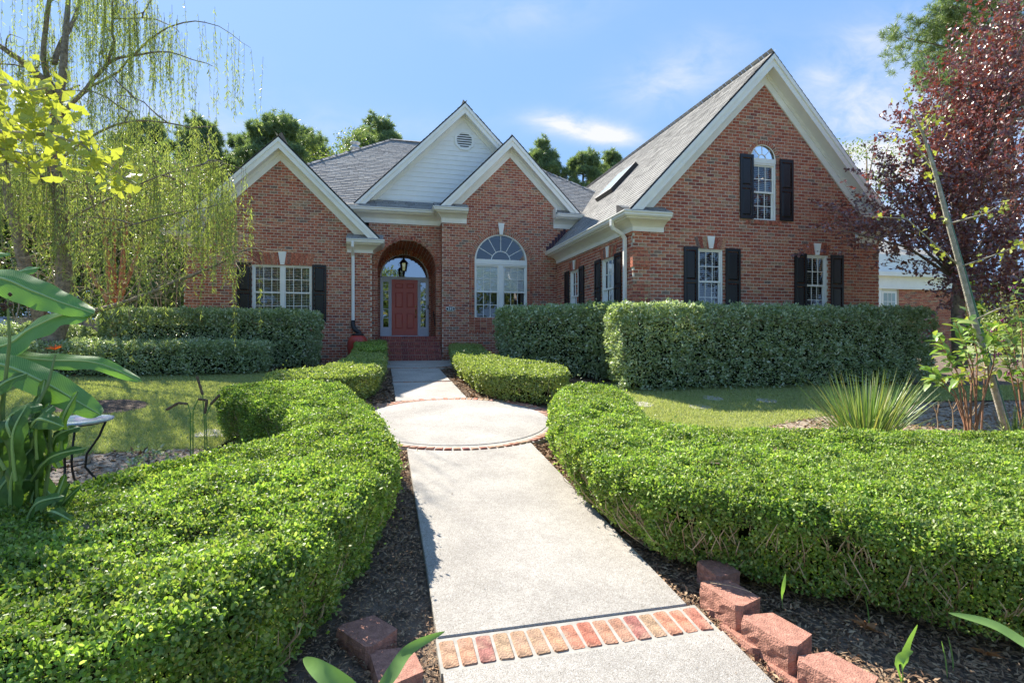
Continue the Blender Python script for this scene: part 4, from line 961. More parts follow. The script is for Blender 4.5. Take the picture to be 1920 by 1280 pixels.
slab_piece('brick_bed', [(PA0 - .01, 2.662), (PA1 + .05, 2.662), (PA1 + .05, 2.928), (PA0 - .01, 2.928)], path, dz=.025, m=M_pmortar, bev=0)
patio = tag(slab_piece('round_patio', arcpts(CR, 0, 360, 72)[:-1]), kind='structure')
slab_piece('brick_bed', arcpts(RO + .01, 0, 360, 72)[:-1], patio, dz=.028, m=M_pmortar, bev=0)
walk = tag(slab_piece('upper_walk', [(UA0, CB + RO * .86), (UA0, 11.42), (UA1, 11.42), (UA1, CB + RO * .97)][::-1] ), kind='structure')
slab_piece('walk_slab', [(UA0, 11.60), (UA1, 11.60), (UA1, 14.10), (UA0, 14.10)], walk)
land = [(LW1 + .2, 16.70), (MW0 + .35, 16.70), (MW0 + .30, 15.2), (1.9, 14.75), (1.5, 14.45), (.86, 14.32), (.25, 14.40), (-.2, 14.6)]
slab_piece('landing_slab', [(x, y) for x, y in land][::-1], walk)
slab_piece('brick_bed', [(UA0 - .02, 11.41), (UA1 + .02, 11.41), (UA1 + .02, 11.61), (UA0 - .02, 11.61)], walk, dz=.018, m=M_pmortar, bev=0)
slab_piece('brick_bed', [(-.3, 14.2), (.25, 14.09), (1.5, 14.09), (2.1, 14.4), (2.1, 14.8), (-.3, 14.8)], walk, dz=.012, m=M_pmortar, bev=0)
def brickmesh(L_, W_, H_, seed):
    rd = random.Random(seed); q = MB(); e = min(L_, W_) * .07
    def rr(z, ins): return [(sx * (W_ / 2 - ins) + rd.uniform(-.0035, .0035), sy * (L_ / 2 - ins) + rd.uniform(-.004, .004), z + rd.uniform(-.0015, .0015)) for sx, sy in ((-1, -1), (1, -1), (1, 1), (-1, 1))]
    def octr(z, ins):
        o = []
        for (sx, sy), first in (((-1, -1), 0), ((1, -1), 1), ((1, 1), 0), ((-1, 1), 1)):
            p = (sx * (W_ / 2 - ins), sy * (L_ / 2 - ins)); c1 = (p[0], p[1] - sy * e * 1.4); c2 = (p[0] - sx * e * 1.4, p[1])
            o += [c1, c2] if first == 0 else [c2, c1]
        return [(x + rd.uniform(-.002, .002), y + rd.uniform(-.0025, .0025), z) for x, y in o]
    v = octr(-H_, 0) + octr(-.008, 0) + octr(0, .005)
    q.add(v, [(i, (i + 1) % 8, (i + 1) % 8 + 8, i + 8) for i in range(8)] + [(i + 8, (i + 1) % 8 + 8, (i + 1) % 8 + 16, i + 16) for i in range(8)] + [tuple(range(16, 24))])
    return q.mesh('brick', M_pbrick)
bmv = [brickmesh(.215, .083, .06, i) for i in range(5)]; bmr = [brickmesh(.185, .082, .06, 20 + i) for i in range(5)]; bms = [brickmesh(.19, .095, .06, 40 + i) for i in range(3)]
def put_brick(me, a, b, rot, parent, dz=.030):
    x, y = h2w(a, b); o = bpy.data.objects.new('brick', me); link(o, parent); o.location = (x, y, gz(x, y) + dz + random.uniform(-.003, .003)); sl = (prof(b + .1) - prof(b - .1)) / .2
    o.rotation_euler = (math.atan(sl), 0, TH + rot + random.uniform(-.03, .03)); return o
nb = 16
for i in range(nb): put_brick(random.choice(bmv), PA0 + .045 + (PA1 - PA0 - .06) * i / (nb - 1), 2.795, 0, path)
nr = int(2 * math.pi * (CR + .1) / .102)
for i in range(nr):
    t = 2 * math.pi * i / nr; put_brick(random.choice(bmr), CA + (CR + .105) * math.cos(t), CB + (CR + .105) * math.sin(t), t - math.pi / 2, patio, dz=.035)
for i in range(6): put_brick(bms[i % 3], UA0 + .1 + i * .205, 11.51, math.pi / 2, walk)
for i, (a, b) in enumerate([(-.15, 14.38), (.06, 14.30), (.27, 14.24), (.48, 14.21), (.69, 14.20), (.90, 14.20), (1.11, 14.21), (1.32, 14.25), (1.52, 14.32), (1.71, 14.42), (1.88, 14.55)]): put_brick(bms[i % 3], a, b, math.pi / 2 + (a - .85) * .28, walk)

# mulch chips and litter: nobody could count them
def chips(poly, n, size, name, label, m=None, zadd=.0):
    X, Y = scatter(poly, n); n = len(X); Z = gzv(X, Y) + rng.uniform(-.005, .02, n) + zadd
    D = rng.normal(size=(n, 3)); D[:, 2] *= .25; Nn = rng.normal(size=(n, 3)) * .45; Nn[:, 2] = 1
    L_ = rng.uniform(.4, 1.2, n) * size * np.clip(np.hypot(X, Y) / 4.5, .8, 1.8)
    return tag(leaves(name, np.stack([X, Y, Z], 1), D, Nn, L_, L_ * rng.uniform(.12, .42, n), T_DIA, m or M_chip), label, kind='stuff')
mR = [h2w(PA1 + .02, 2.0), h2w(PA1 + .02, 6.4), (1.2, 7.0), (1.9, 5.4), (2.6, 4.6), (5.0, 4.2), (5.0, 1.2), (2.2, 1.2), (1.7, 2.2)]
chips(mR, 125000, .058, 'mulch', 'brown wood mulch between the walk and the right hedge')
mL = [h2w(PA0 - .02, .8), h2w(PA0 - .02, 6.5), (-1.5, 6.2), (-1.4, 4.0), (-1.4, 2.0), (-.9, .9)]
chips(mL, 42000, .045, 'mulch', 'dark mulch between the walk and the left hedge')
mU = [h2w(UA1 + .02, 9.2), h2w(UA1 + .02, 14.2), h2w(2.3, 15), h2w(4.6, 13.5), h2w(4.6, 10.5), h2w(3.2, 8.6), h2w(2.2, 8.9)]
chips(mU, 16000, .06, 'mulch', 'sunlit brown mulch right of the upper walk')
mU2 = [h2w(UA0 - .02, 9.2), h2w(UA0 - .02, 14.2), h2w(-1.0, 14.5), h2w(-1.4, 10), h2w(-.6, 8.9)]
chips(mU2, 9000, .06, 'mulch', 'shaded mulch left of the upper walk')
chips(bedR, 26000, .06, 'mulch', 'dry mulch on the sandy bed around the grass clump')
chips(bedL, 14000, .05, 'mulch', 'sticks and chips on the sandy bed under the small table')
mH = [GP(60, 708), GP(500, 700), GP(640, 697), GP(640, 680), GP(60, 690)]
chips(mH, 9000, .09, 'mulch', 'dark mulch strip along the foot of the left shrubs')
litter = [h2w(PA0 + .02, 1.2), h2w(PA1 - .02, 1.2), h2w(PA1 - .02, 6.2), h2w(PA0 + .02, 6.2)]
chips(litter, 110, .022, 'litter', 'specks of leaf litter on the concrete walk', zadd=.036)
chips([h2w(PA1 - .10, 2.0), h2w(PA1 + .03, 2.0), h2w(PA1 + .03, 6.3), h2w(PA1 - .04, 6.3)], 420, .022, 'litter', 'mulch bits spilt on the right edge of the walk', zadd=.036)
chips([h2w(PA0 - .02, 1.2), h2w(PA0 + .05, 1.2), h2w(PA0 + .03, 6.2), h2w(PA0 - .02, 6.2)], 260, .02, 'litter', 'mulch bits spilt on the left edge of the walk', zadd=.036)
# fallen leaves that lie apart
M_dead = mat('dead_leaf', (.42, .20, .09), .7, .3, 30, trans=.2)
def dead_leaf(x, y, s, rz, lab, lobed=False):
    q = MB(); n = 13 if lobed else 7
    rim = [(0, 0, 0)]
    for i in range(n):
        t = -1 + 2 * i / (n - 1); r = s * (.62 + (.34 * (-1) ** i if lobed else .25 * math.cos(t * 1.5))); an = t * 2.3
        rim.append((r * math.sin(an), s * .5 + r * math.cos(an), .012 + .02 * abs(math.sin(an * 2))))
    q.add([(0, s * .4, .0)] + rim, [(0, i, i + 1) for i in range(1, n + 1)] + [(0, n + 1, 1)])
    q.tube([(0, 0, 0), (0, -s * .7, .02)], .0025, 4)
    o = q.build('fallen_leaf', M_dead); o.location = (x, y, gz(x, y) + .02); o.rotation_euler = (.2, .1, rz); tag(o, lab, 'leaf')
dead_leaf(*GP(1084, 880), .10, .4, 'curled tan fallen leaf on the mulch beside the round patio')
dead_leaf(*GP(1638, 1192), .09, 1.0, 'lobed brown oak leaf lying on soil behind the red block edging', True)
dead_leaf(*GP(1855, 1235), .08, 2.2, 'brown oak leaf at the lower right corner of the soil bed', True)
dead_leaf(*GP(700, 1020), .05, 2.9, 'small brown leaf on dark soil beside the left hedge')
# stepping stones in the lawn
for px, py, lab in ((1207, 759, 'stepping stone nearest the boxwood end in the right lawn'), (1311, 764, 'stepping stone nearest the viewer in the middle of the right lawn'), (1336, 747, 'small stepping stone behind two others near the shade line of the lawn'), (1438, 752, 'stepping stone in the right lawn closest to the spiky grass clump')):
    x, y = GP(px, py); q = MB(); n = 11; poly = [(x + (.19 + random.uniform(-.03, .03)) * math.cos(2 * math.pi * i / n), y + (.19 + random.uniform(-.03, .03)) * math.sin(2 * math.pi * i / n)) for i in range(n)]
    q.prism_z(poly, lambda X, Y: gz(X, Y) + .016, .08); tag(q.build('stepping_stone', M_conc, bevel=.01), 'round concrete ' + lab, 'stepping stone', 'stepping stones in the right lawn')
x, y = GP(418, 814); q = MB(); q.prism_z([(x - .35, y - .2), (x + .4, y - .12), (x + .42, y + .2), (x - .3, y + .17)], lambda X, Y: gz(X, Y) + .014, .08); tag(q.build('stepping_stone', M_conc, bevel=.01), 'pale stepping stone in the left lawn beside the hedge end', 'stepping stone')
# red concrete edging blocks
def blockmesh(w=.31, d=.20, h=.15, seed=0):
    rd = random.Random(seed); q = MB(); n = 7; V = []
    front_ = [(-w / 2 + w * i / n, -d / 2) for i in range(n + 1)]
    front_ = [(-w / 2 - .0, -d / 2 + .03)] + [(x * .86, -d / 2 - .004) for x, _ in front_] + [(w / 2, -d / 2 + .03)]
    back = [(w * .36, d / 2), (-w * .36, d / 2)]
    ringp = front_ + back; m = len(ringp); lv = 5
    for k in range(lv + 1):
        z = -h + h * k / lv; ins = .006 if k == lv else 0
        for i, (x, y) in enumerate(ringp):
            r = (.005 if i < len(front_) else .0015) * (0 if k == lv else 1)
            V.append((x * (1 - ins * 2) + rd.uniform(-r, r) * .4, y + ins + rd.uniform(-r, r), z + (rd.uniform(-.006, .006) if 0 < k < lv else 0)))
    q.add(V, [(k * m + i, k * m + (i + 1) % m, (k + 1) * m + (i + 1) % m, (k + 1) * m + i) for k in range(lv) for i in range(m)] + [tuple(lv * m + i for i in range(m)), tuple(range(m - 1, -1, -1))])
    return q.mesh('edging_block', M_block)
bl = [blockmesh(seed=i) for i in range(4)]
def block(x, y, rz, lab, lift=.115, sc=1.0, i=0, sx=1.0, grp='red blocks edging the right bed'):
    o = bpy.data.objects.new('edging_block', bl[i % 4]); link(o); o.location = (x, y, gz(x, y) + lift); o.rotation_euler = (0, R(random.uniform(-1.5, 1.5)), rz); o.scale = (sc * sx, sc, sc); tag(o, lab, 'edging block', grp)
# edging blocks: two courses on the right, one on the left
ctr = [(1348, 1061), (1370, 1103), (1458, 1172), (1574, 1250), (1725, 1345)]
pts = [GP(px, py, .17) for px, py in ctr]
labs = ['rearmost red block of the right edging, tucked under the boxwood', 'second red block of the right edging from the back, a straw across it', 'middle red block of the right edging with rough split face', 'large red block cut by the bottom edge of the picture', 'red block of the right edging past the bottom edge']
for i, ((x, y), lb) in enumerate(zip(pts, labs)):
    j = min(i, len(pts) - 2); dx, dy = pts[j + 1][0] - pts[j][0], pts[j + 1][1] - pts[j][1]; rz = math.atan2(dy, dx) + (.35 if i == 0 else 0)
    block(x, y, rz, lb, lift=.155, i=i, sc=1.0 if i else .9, sx=(math.hypot(dx, dy) / .31 * .99) if i else .9)
for i in range(4):
    x = (pts[i][0] + pts[i + 1][0]) / 2 - .03; y = (pts[i][1] + pts[i + 1][1]) / 2 - .02; dx, dy = pts[min(i, 3) + 1][0] - pts[min(i, 3)][0], pts[min(i, 3) + 1][1] - pts[min(i, 3)][1]
    block(x, y, math.atan2(dy, dx), ['lower course red block at the back end of the right edging', 'half sunk red block below the middle of the right edging', 'lower red block under the joint before the largest block', 'lower course block beyond the bottom edge at right'][i], lift=.03, i=i + 1)
q = MB(); p0 = Vector((pts[1][0] - .1, pts[1][1] + .06, gz(*pts[1]) + .178)); q.tube([p0, p0 + Vector((.11, -.05, .004)), p0 + Vector((.2, -.12, -.002))], .0018, 4); tag(q.build('straw', M_twig), 'thin straw lying across the second red edging block', 'straw')
for (px, py), rz, lb in (((690, 1172), -.75, 'purple grey edging block beside the left hedge, farther from the viewer'), ((742, 1232), -1.15, 'purple red edging block beside the left hedge, nearer the viewer')):
    x, y = GP(px, py, .10); block(x, y, rz, lb, lift=.065, i=2, sc=1.05, grp='red blocks edging the left bed')

# ================================================================== HEDGES
def resample(poly, step):
    out = []; n = len(poly)
    for i in range(n):
        p, q_ = np.array(poly[i]), np.array(poly[(i + 1) % n]); L_ = np.linalg.norm(q_ - p); m = max(1, int(L_ / step))
        out += [p + (q_ - p) * k / m for k in range(m)]
    return np.array(out)
def area(poly): return .5 * sum(poly[i][0] * poly[(i + 1) % len(poly)][1] - poly[(i + 1) % len(poly)][0] * poly[i][1] for i in range(len(poly)))
def hedge(name, poly, H, dens, leaf, m, label, cat='hedge', group=None, rnd=.10, top=None, under=.08, rough=.03, lift=.06, tmpl=T_OVAL, smooth=2, twigs=60, layer=.05, mtwig=None, clump=0.0, holes=0.0, wl=.6, mtop=None):
    """clipped hedge: outline poly (world x,y), height H over the ground; leaves on a shell, interior and twigs"""
    if area(poly) < 0: poly = poly[::-1]
    poly = smooth_poly([tuple(p) for p in poly], smooth)
    cen = np.mean(poly, 0); base = gz(*cen)
    o = tag(empty(name, (cen[0], cen[1], base)), label, cat, group); off = np.array([cen[0], cen[1], base])
    rs = resample(poly, .03); d = np.roll(rs, -1, 0) - np.roll(rs, 1, 0); nr2 = nrm(np.stack([d[:, 1], -d[:, 0]], 1)); ns = len(rs)
    topf = top or (lambda X, Y: gzv(X, Y) + H)
    per = ns * .03; A = abs(area(poly))
    nside = int(per * H * dens * 1.05); ntop = int(A * dens)
    # sides
    i = rng.integers(0, ns, nside); t = rng.random(nside) ** .9
    P = rs[i]; N2 = nr2[i]
    g = gzv(P[:, 0], P[:, 1]) + lift; T = topf(P[:, 0], P[:, 1]); z = g + (T - g) * t
    dd = T - z; inset = np.where(dd < rnd, rnd * (1 - np.sqrt(np.maximum(0, 1 - (1 - dd / rnd) ** 2))), 0) + under * (1 - t) ** 2
    depth = rng.exponential(layer * .45, nside)
    P3 = np.stack([P[:, 0], P[:, 1], z], 1); w = wob(P3, 4.0) * rough + wob(P3, 11.0, 2) * rough * .6 + (wob(P3, 7.0, 9) * clump if clump else 0)
    off2 = (-inset - depth + w)[:, None]
    P3[:, :2] += N2 * off2
    Nn = np.concatenate([N2, np.full((nside, 1), .25) + (dd < rnd)[:, None] * .9], 1)
    # top
    x0, y0 = rs.min(0); x1, y1 = rs.max(0); nn = int(ntop * (x1 - x0) * (y1 - y0) / max(A, .01))
    X = rng.uniform(x0, x1, nn); Y = rng.uniform(y0, y1, nn); k = inpoly(X, Y, [tuple(p) for p in poly]); X, Y = X[k], Y[k]
    # distance to edge (coarse)
    co = rs[::3]; D2 = np.full(len(X), 9.0)
    for c0 in range(0, len(co), 60):
        blk = co[c0:c0 + 60]; D2 = np.minimum(D2, ((X[:, None] - blk[None, :, 0]) ** 2 + (Y[:, None] - blk[None, :, 1]) ** 2).min(1))
    D_ = np.sqrt(D2); drop = np.where(D_ < rnd, rnd - np.sqrt(np.maximum(0, rnd ** 2 - (rnd - D_) ** 2)), 0)
    Q = np.stack([X, Y, topf(X, Y) - drop - rng.exponential(layer * .35, len(X))], 1); Q[:, 2] += wob(Q, 4.0) * rough * .7 + wob(Q, 11.0, 2) * rough * .6
    if clump: Q[:, 2] += wob(Q, 7.0, 9) * clump
    NQ = np.stack([np.zeros(len(X)), np.zeros(len(X)), np.ones(len(X))], 1)
    if holes:      # gaps where twigs and shade show through
        k = (wob(P3, 6.0, 5) > -1 + holes * (1.6 - t)) ; P3, Nn = P3[k], Nn[k]
    Q[:, 2] += wob(Q, 1.6, 4) * rough * .8 + (rng.random(len(Q)) < .04) * rng.exponential(.022, len(Q)); P3[:, :2] += Nn[:, :2] * ((rng.random(len(P3)) < .04) * rng.exponential(.022, len(P3)))[:, None]
    nT = len(Q)
    def lv(A_, B_, mm, nm):
        n = len(A_); D = B_ * .55 + rng.normal(size=(n, 3)) * .75; Nr = B_ + rng.normal(size=(n, 3)) * .6
        Ls = leaf * rng.uniform(.55, 1.35, n) * (1 + .22 * wob(A_, 1.9, 6)); return leaves(nm, A_ - off, D, Nr, Ls, Ls * wl, tmpl, mm, o)
    if mtop: lv(Q, NQ, mtop, 'top_foliage'); lv(P3, Nn, m, 'foliage')
    else: lv(np.concatenate([P3, Q]), np.concatenate([Nn, NQ]), m, 'foliage')
    for ch in o.children: ch['kind'] = 'stuff'
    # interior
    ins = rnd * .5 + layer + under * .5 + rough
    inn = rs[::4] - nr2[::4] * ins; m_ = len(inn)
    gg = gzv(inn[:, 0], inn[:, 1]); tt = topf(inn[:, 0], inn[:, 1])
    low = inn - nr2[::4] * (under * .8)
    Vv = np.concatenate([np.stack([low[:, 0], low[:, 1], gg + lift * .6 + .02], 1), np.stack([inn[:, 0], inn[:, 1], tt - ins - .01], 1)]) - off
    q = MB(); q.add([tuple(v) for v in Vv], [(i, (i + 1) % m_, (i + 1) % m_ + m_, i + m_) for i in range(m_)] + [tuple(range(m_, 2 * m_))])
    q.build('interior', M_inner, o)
    # twigs
    if twigs:
        q = MB()
        for _ in range(twigs):
            i = random.randrange(ns); p = rs[i]; n2 = nr2[i]; g = gz(*p); dep = random.uniform(.0, .06) + under * .8
            a = Vector((p[0] - n2[0] * (dep + .12), p[1] - n2[1] * (dep + .12), g + random.uniform(0, H * .3))) - Vector(off)
            outv = Vector((n2[0], n2[1], 0)); tv = Vector((-n2[1], n2[0], 0)) * random.uniform(-1, 1)
            l = random.uniform(.15, .35); b_ = a + outv * (dep * .9 + random.uniform(.04, .11)) + Vector((0, 0, l)) + tv * .1; c_ = b_ + (outv * .02 + Vector((0, 0, .1)) + tv * .08) * random.uniform(.5, 1.4)
            r = random.uniform(.0022, .0045); q.tube([a, a.lerp(b_, .5) + tv * .03, b_, c_], [r * 1.5, r * 1.2, r, r * .5], 4, False)
            for _ in range(2):
                s_ = a.lerp(b_, random.uniform(.3, .9)); q.tube([s_, s_ + outv * random.uniform(0, .03) + Vector((random.uniform(-.07, .07), random.uniform(-.07, .07), random.uniform(.02, .1)))], [r * .7, r * .3], 3, False)
        tag(q.build('twigs', mtwig or M_twig, o), kind='stuff')
    return o
HL = .65
polyL = [(-.88, 4.3), (-.92, 3.6), (-.97, 3.0), (-1.03, 2.5), (-1.25, 2.0), (-2.1, 1.35), (-4.3, .8), (-4.6, 2.2), (-3.1, 3.1), (-2.45, 4.2), (-1.98, 4.72), (-2.0, 5.1), (-2.7, 5.85), (-3.45, 6.3), (-3.75, 6.75), (-3.2, 7.25), (-2.4, 7.2), (-1.75, 6.4), (-1.22, 5.3)]
hedge('boxwood_hedge', polyL, HL, 14500, .0235, M_box, 'big curving boxwood hedge in the left foreground, clipped flat', rnd=.19, under=.09, rough=.048, twigs=420, layer=.07, holes=.14)
HR = .66
polyR = [GP(*p, HR) for p in ((1026, 748), (1036, 790), (1075, 826), (1145, 870), (1250, 908), (1500, 952), (1920, 1030), (2350, 1110), (2350, 800), (1920, 806), (1500, 800), (1290, 796), (1215, 778), (1192, 745), (1165, 722), (1085, 716), (1040, 724))]
hedge('boxwood_hedge', polyR, HR, 13500, .0245, M_box, 'long boxwood hedge in the right foreground with bare twigs at its foot', rnd=.17, under=.16, rough=.05, twigs=1000, layer=.07, lift=.10, holes=.30)
# upper low hedges
HM = .52
pUL = [GP(*p, HM) for p in ((722, 672), (716, 690), (690, 700), (640, 706), (560, 712), (495, 712), (495, 702), (560, 694), (620, 684), (655, 670), (662, 652), (690, 645), (724, 648))]
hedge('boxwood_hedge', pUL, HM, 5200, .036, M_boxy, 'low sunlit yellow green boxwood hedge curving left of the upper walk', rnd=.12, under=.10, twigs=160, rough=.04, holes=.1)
pUL2 = [GP(*p, .62) for p in ((724, 632), (724, 642), (722, 655), (690, 656), (668, 650), (664, 640), (600, 637), (598, 629), (660, 627))]
hedge('boxwood_hedge', pUL2, .62, 4200, .036, M_box, 'square shaded boxwood hedge before the rain barrel, left of the steps', rnd=.07, under=.05, twigs=20, rough=.02)
pUR = [GP(*p, HM) for p in ((838, 636), (842, 655), (862, 676), (905, 696), (975, 704), (1050, 706), (1066, 697), (1060, 684), (1000, 679), (930, 668), (898, 650), (893, 637), (870, 632))]
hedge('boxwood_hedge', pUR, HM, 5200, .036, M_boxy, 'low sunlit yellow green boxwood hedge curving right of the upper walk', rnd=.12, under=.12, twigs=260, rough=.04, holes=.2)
pUR2 = [GP(*p, .60) for p in ((832, 623), (836, 640), (856, 640), (916, 640), (918, 624), (880, 621))]
hedge('boxwood_hedge', pUR2, .60, 4200, .036, M_box, 'small shaded boxwood block right of the steps under the arched window', rnd=.07, under=.05, twigs=20, rough=.02)
# tall shrubs along the walls; tops level with the eye
def flat(z): return lambda X, Y: np.full(np.shape(X), z)
def hh(a, b): return h2w(a, b)
pBR = [hh(4.5, 9.9), hh(4.6, 10.6), hh(5.2, 10.95), hh(12.5, 10.95), hh(12.75, 10.3), hh(12.6, 9.6), hh(11, 9.45), hh(8, 9.5), hh(5.5, 9.45), hh(4.7, 9.5)]
hedge('tall_hedge', pBR, 1.6, 2300, .058, M_pitt, 'tall dense variegated hedge across the front of the garage wing', rnd=.16, under=.14, rough=.06, twigs=0, layer=.14, top=flat(E + .68), clump=.08, wl=.5)
pBM = [hh(2.9, 13.2), hh(3.0, 14.2), hh(4.2, 15.2), hh(5.6, 15.2), hh(5.5, 11.3), hh(4.85, 10.9), hh(4.3, 11.6), hh(3.3, 12.6)]
hedge('tall_hedge', pBM, 1.6, 1700, .065, M_pitt, 'shaded dark hedge below the big arched window, left of the long hedge', rnd=.18, under=.18, rough=.06, twigs=0, layer=.15, top=flat(E + .80), clump=.06, wl=.5)
pBL = [hh(-6.6, 14.6), hh(-6.0, 14.2), hh(-4.2, 14.2), hh(-2.2, 14.3), hh(-1.55, 14.6), hh(-1.55, 15.6), hh(-2.4, 16.2), hh(-5.6, 16.2), hh(-6.8, 15.8)]
hedge('tall_hedge', pBL, 1.5, 2000, .062, M_pitt, 'tall variegated hedge under the window of the left wing', rnd=.22, under=.1, rough=.05, twigs=0, layer=.14, top=flat(E + .72), clump=.06, wl=.5)
pBL2 = [hh(-7.9, 13.9), hh(-6.5, 13.2), hh(-4, 13.1), hh(-2.6, 13.4), hh(-2.5, 14.1), hh(-4, 14.3), hh(-6.5, 14.6), hh(-8, 14.8)]
hedge('low_hedge', pBL2, .75, 2000, .055, M_pitt, 'lower shrub row in front of the tall hedge at left', rnd=.2, under=.08, rough=.06, twigs=0, layer=.12, clump=.06, wl=.5)
pBL3 = [hh(-9.6, 14.6), hh(-8.6, 14.0), hh(-7.2, 14.1), hh(-6.6, 14.8), hh(-7.2, 16.0), hh(-9.2, 16.0)]
hedge('low_hedge', pBL3, 1.05, 2000, .058, M_pitt, 'mounded glossy shrub around the cinnamon trunk at left', rnd=.35, under=.06, rough=.08, twigs=0, layer=.12, clump=.07, wl=.5)

# ================================================================== TREES
def limb(q, p, d, L_, r, n=6, wander=.25, droop=0.0, up=0.0, seg=6, r_end=.3):
    pts = [Vector(p)]; d = Vector(d).normalized(); rad = [r]
    for i in range(seg):
        d = (d + Vector((random.gauss(0, wander), random.gauss(0, wander), random.gauss(0, wander) - droop + up)) * .35).normalized()
        pts.append(pts[-1] + d * L_ / seg); rad.append(r * (1 - (1 - r_end) * (i + 1) / seg))
    q.tube(pts, rad, n, True); return pts, d
# ---- weeping willow ----
wx, wy = GP(96, 704); wz0 = gz(wx, wy)
wil = tag(empty('willow_tree', (wx, wy, wz0)), 'weeping willow at left whose thin strands hang before the left gable', 'tree')
tr = MB(); base = Vector((0, 0, -.1))
q = tr
tp = [(0, 0, -.1), (-.05, 0, .4), (.02, .1, 1.0), (.25, .1, 1.6), (.12, .2, 2.4), (.15, .1, 3.6), (-.02, 0, 5.0), (.25, 0, 6.6), (.4, 0, 8.6)]
q.tube(tp, [.30, .22, .20, .20, .16, .14, .12, .08, .04], 10)
q.tube([(-.1, .1, .6), (-.7, .2, 2.2), (-1.1, .1, 4.2), (-1.2, 0, 7)], [.17, .14, .1, .04], 8)
def wp(px, py, Y): p = WP(px, py, Y); return Vector((p[0] - wx, p[1] - wy, p[2] - wz0))
limbs = []
def cat(P_, kk=4):
    P_ = [Vector(p) for p in P_]; Q_ = []
    for i in range(len(P_) - 1):
        p0, p1, p2, p3 = P_[max(i - 1, 0)], P_[i], P_[i + 1], P_[min(i + 2, len(P_) - 1)]
        for k in range(kk):
            t = k / kk; Q_.append(.5 * ((2 * p1) + (p2 - p0) * t + (2 * p0 - 5 * p1 + 4 * p2 - p3) * t * t + (3 * p1 - p0 - 3 * p2 + p3) * t ** 3) + Vector((random.gauss(0, .02),) * 3))
    return Q_ + [P_[-1]]
def L(pts, r0, r1):
    pts = cat(pts); m = len(pts); tr.tube(pts, [r0 + (r1 - r0) * i / (m - 1) for i in range(m)], 6); limbs.append(pts)
Yw = wy
L([wp(118, 592, Yw), wp(200, 578, Yw - .2), wp(280, 550, Yw - .5), wp(330, 528, Yw - .6), wp(400, 500, Yw - .5), wp(470, 466, Yw - .4), wp(540, 472, Yw - .4)], .062, .005)
L([wp(112, 215, Yw), wp(150, 180, Yw), wp(205, 118, Yw), (wp(250, 105, Yw)), wp(320, 98, Yw), wp(400, 125, Yw - .2)], .055, .006)
L([wp(110, 225, Yw), wp(160, 170, Yw + .3), wp(220, 135, Yw + .3), wp(300, 60, Yw + .3), wp(385, 42, Yw + .3), wp(470, 90, Yw + .2)], .04, .003)
L([wp(205, 118, Yw), wp(212, 60, Yw), wp(208, -40, Yw)], .035, .015)
L([wp(112, 300, Yw), wp(180, 250, Yw - .3), wp(260, 226, Yw - .5), wp(360, 240, Yw - .6), wp(410, 235, Yw - .6)], .035, .004)
L([wp(100, 180, Yw), wp(80, 80, Yw), wp(110, -60, Yw)], .07, .03)
L([wp(100, 180, Yw), wp(40, 110, Yw - .6), wp(-60, 60, Yw - 1)], .09, .03)
L([wp(100, 120, Yw), wp(140, 30, Yw + .8), wp(170, -60, Yw + 1.6)], .06, .02)
L([wp(105, 420, Yw), wp(190, 380, Yw - .7), wp(300, 330, Yw - .9), wp(420, 300, Yw - .9)], .03, .004)
L([wp(105, 350, Yw), wp(20, 300, Yw - .8), wp(-80, 260, Yw - 1.2)], .06, .02)
L([wp(110, 460, Yw), wp(220, 430, Yw - 1.0), wp(330, 400, Yw - 1.2), wp(430, 380, Yw - 1.1)], .026, .004)
L([wp(95, 300, Yw), wp(10, 230, Yw + .8), wp(150, 160, Yw + 1.6)], .05, .02)
for k in range(34):
    b_ = random.choice(limbs); s_ = b_[random.randrange(1, len(b_) - 1)]; fr = (s_.x + wx) / (s_.y + wy) > -.68; pts_, _ = limb(tr, s_, (random.uniform(-.6, .1 if fr else .6), random.uniform(-.8, .8), random.uniform(0, .7)), random.uniform(.6, 1.3 if fr else 2.0), .018, 4, .6, .25); limbs.append(pts_)
tag(tr.build('trunk', M_bark, wil, True), 'dark leaning trunk with drooping limbs')
strand = MB(); LP, LD, LN = [], [], []
def hang(p, ln, dense=1.0):
    p = Vector(p); dx, dy = random.gauss(0, .16), random.gauss(0, .16); n = max(4, int(ln / .16)); pts_ = [p]
    for i in range(n):
        dx += random.gauss(0, .03); pts_.append(pts_[-1] + Vector((dx * .3, dy * .3, -1)).normalized() * ln / n)
    strand.tube(pts_, [.0035 * (1 - .6 * i / n) for i in range(n + 1)], 3, False)
    st = 0.0
    m_ = int(ln * 36 * dense)
    for i in range(m_):
        t = st + (1 - st) * random.random() ** .8; f = t * n; j = min(int(f), n - 1); c = pts_[j].lerp(pts_[j + 1], f - j)
        LP.append(c); LD.append((random.gauss(0, .55), random.gauss(0, .55), -1)); LN.append((random.gauss(0, 1), random.gauss(0, 1), .1))
for li, pts_ in enumerate(limbs):
    for k in range((4 if li == 0 else 24) if len(pts_) > 7 else 9):
        f = random.uniform(.1, 1) * (len(pts_) - 1); j = min(int(f), len(pts_) - 2); c = Vector(pts_[j]).lerp(Vector(pts_[j + 1]), f - j)
        # a short spray of drooping twigs
        for _ in range(random.choice((1, 1, 2, 3))):
            hang(c + Vector((random.gauss(0, .12), random.gauss(0, .25), 0)), random.uniform(.5, 2.1), random.uniform(.5, 1.1))
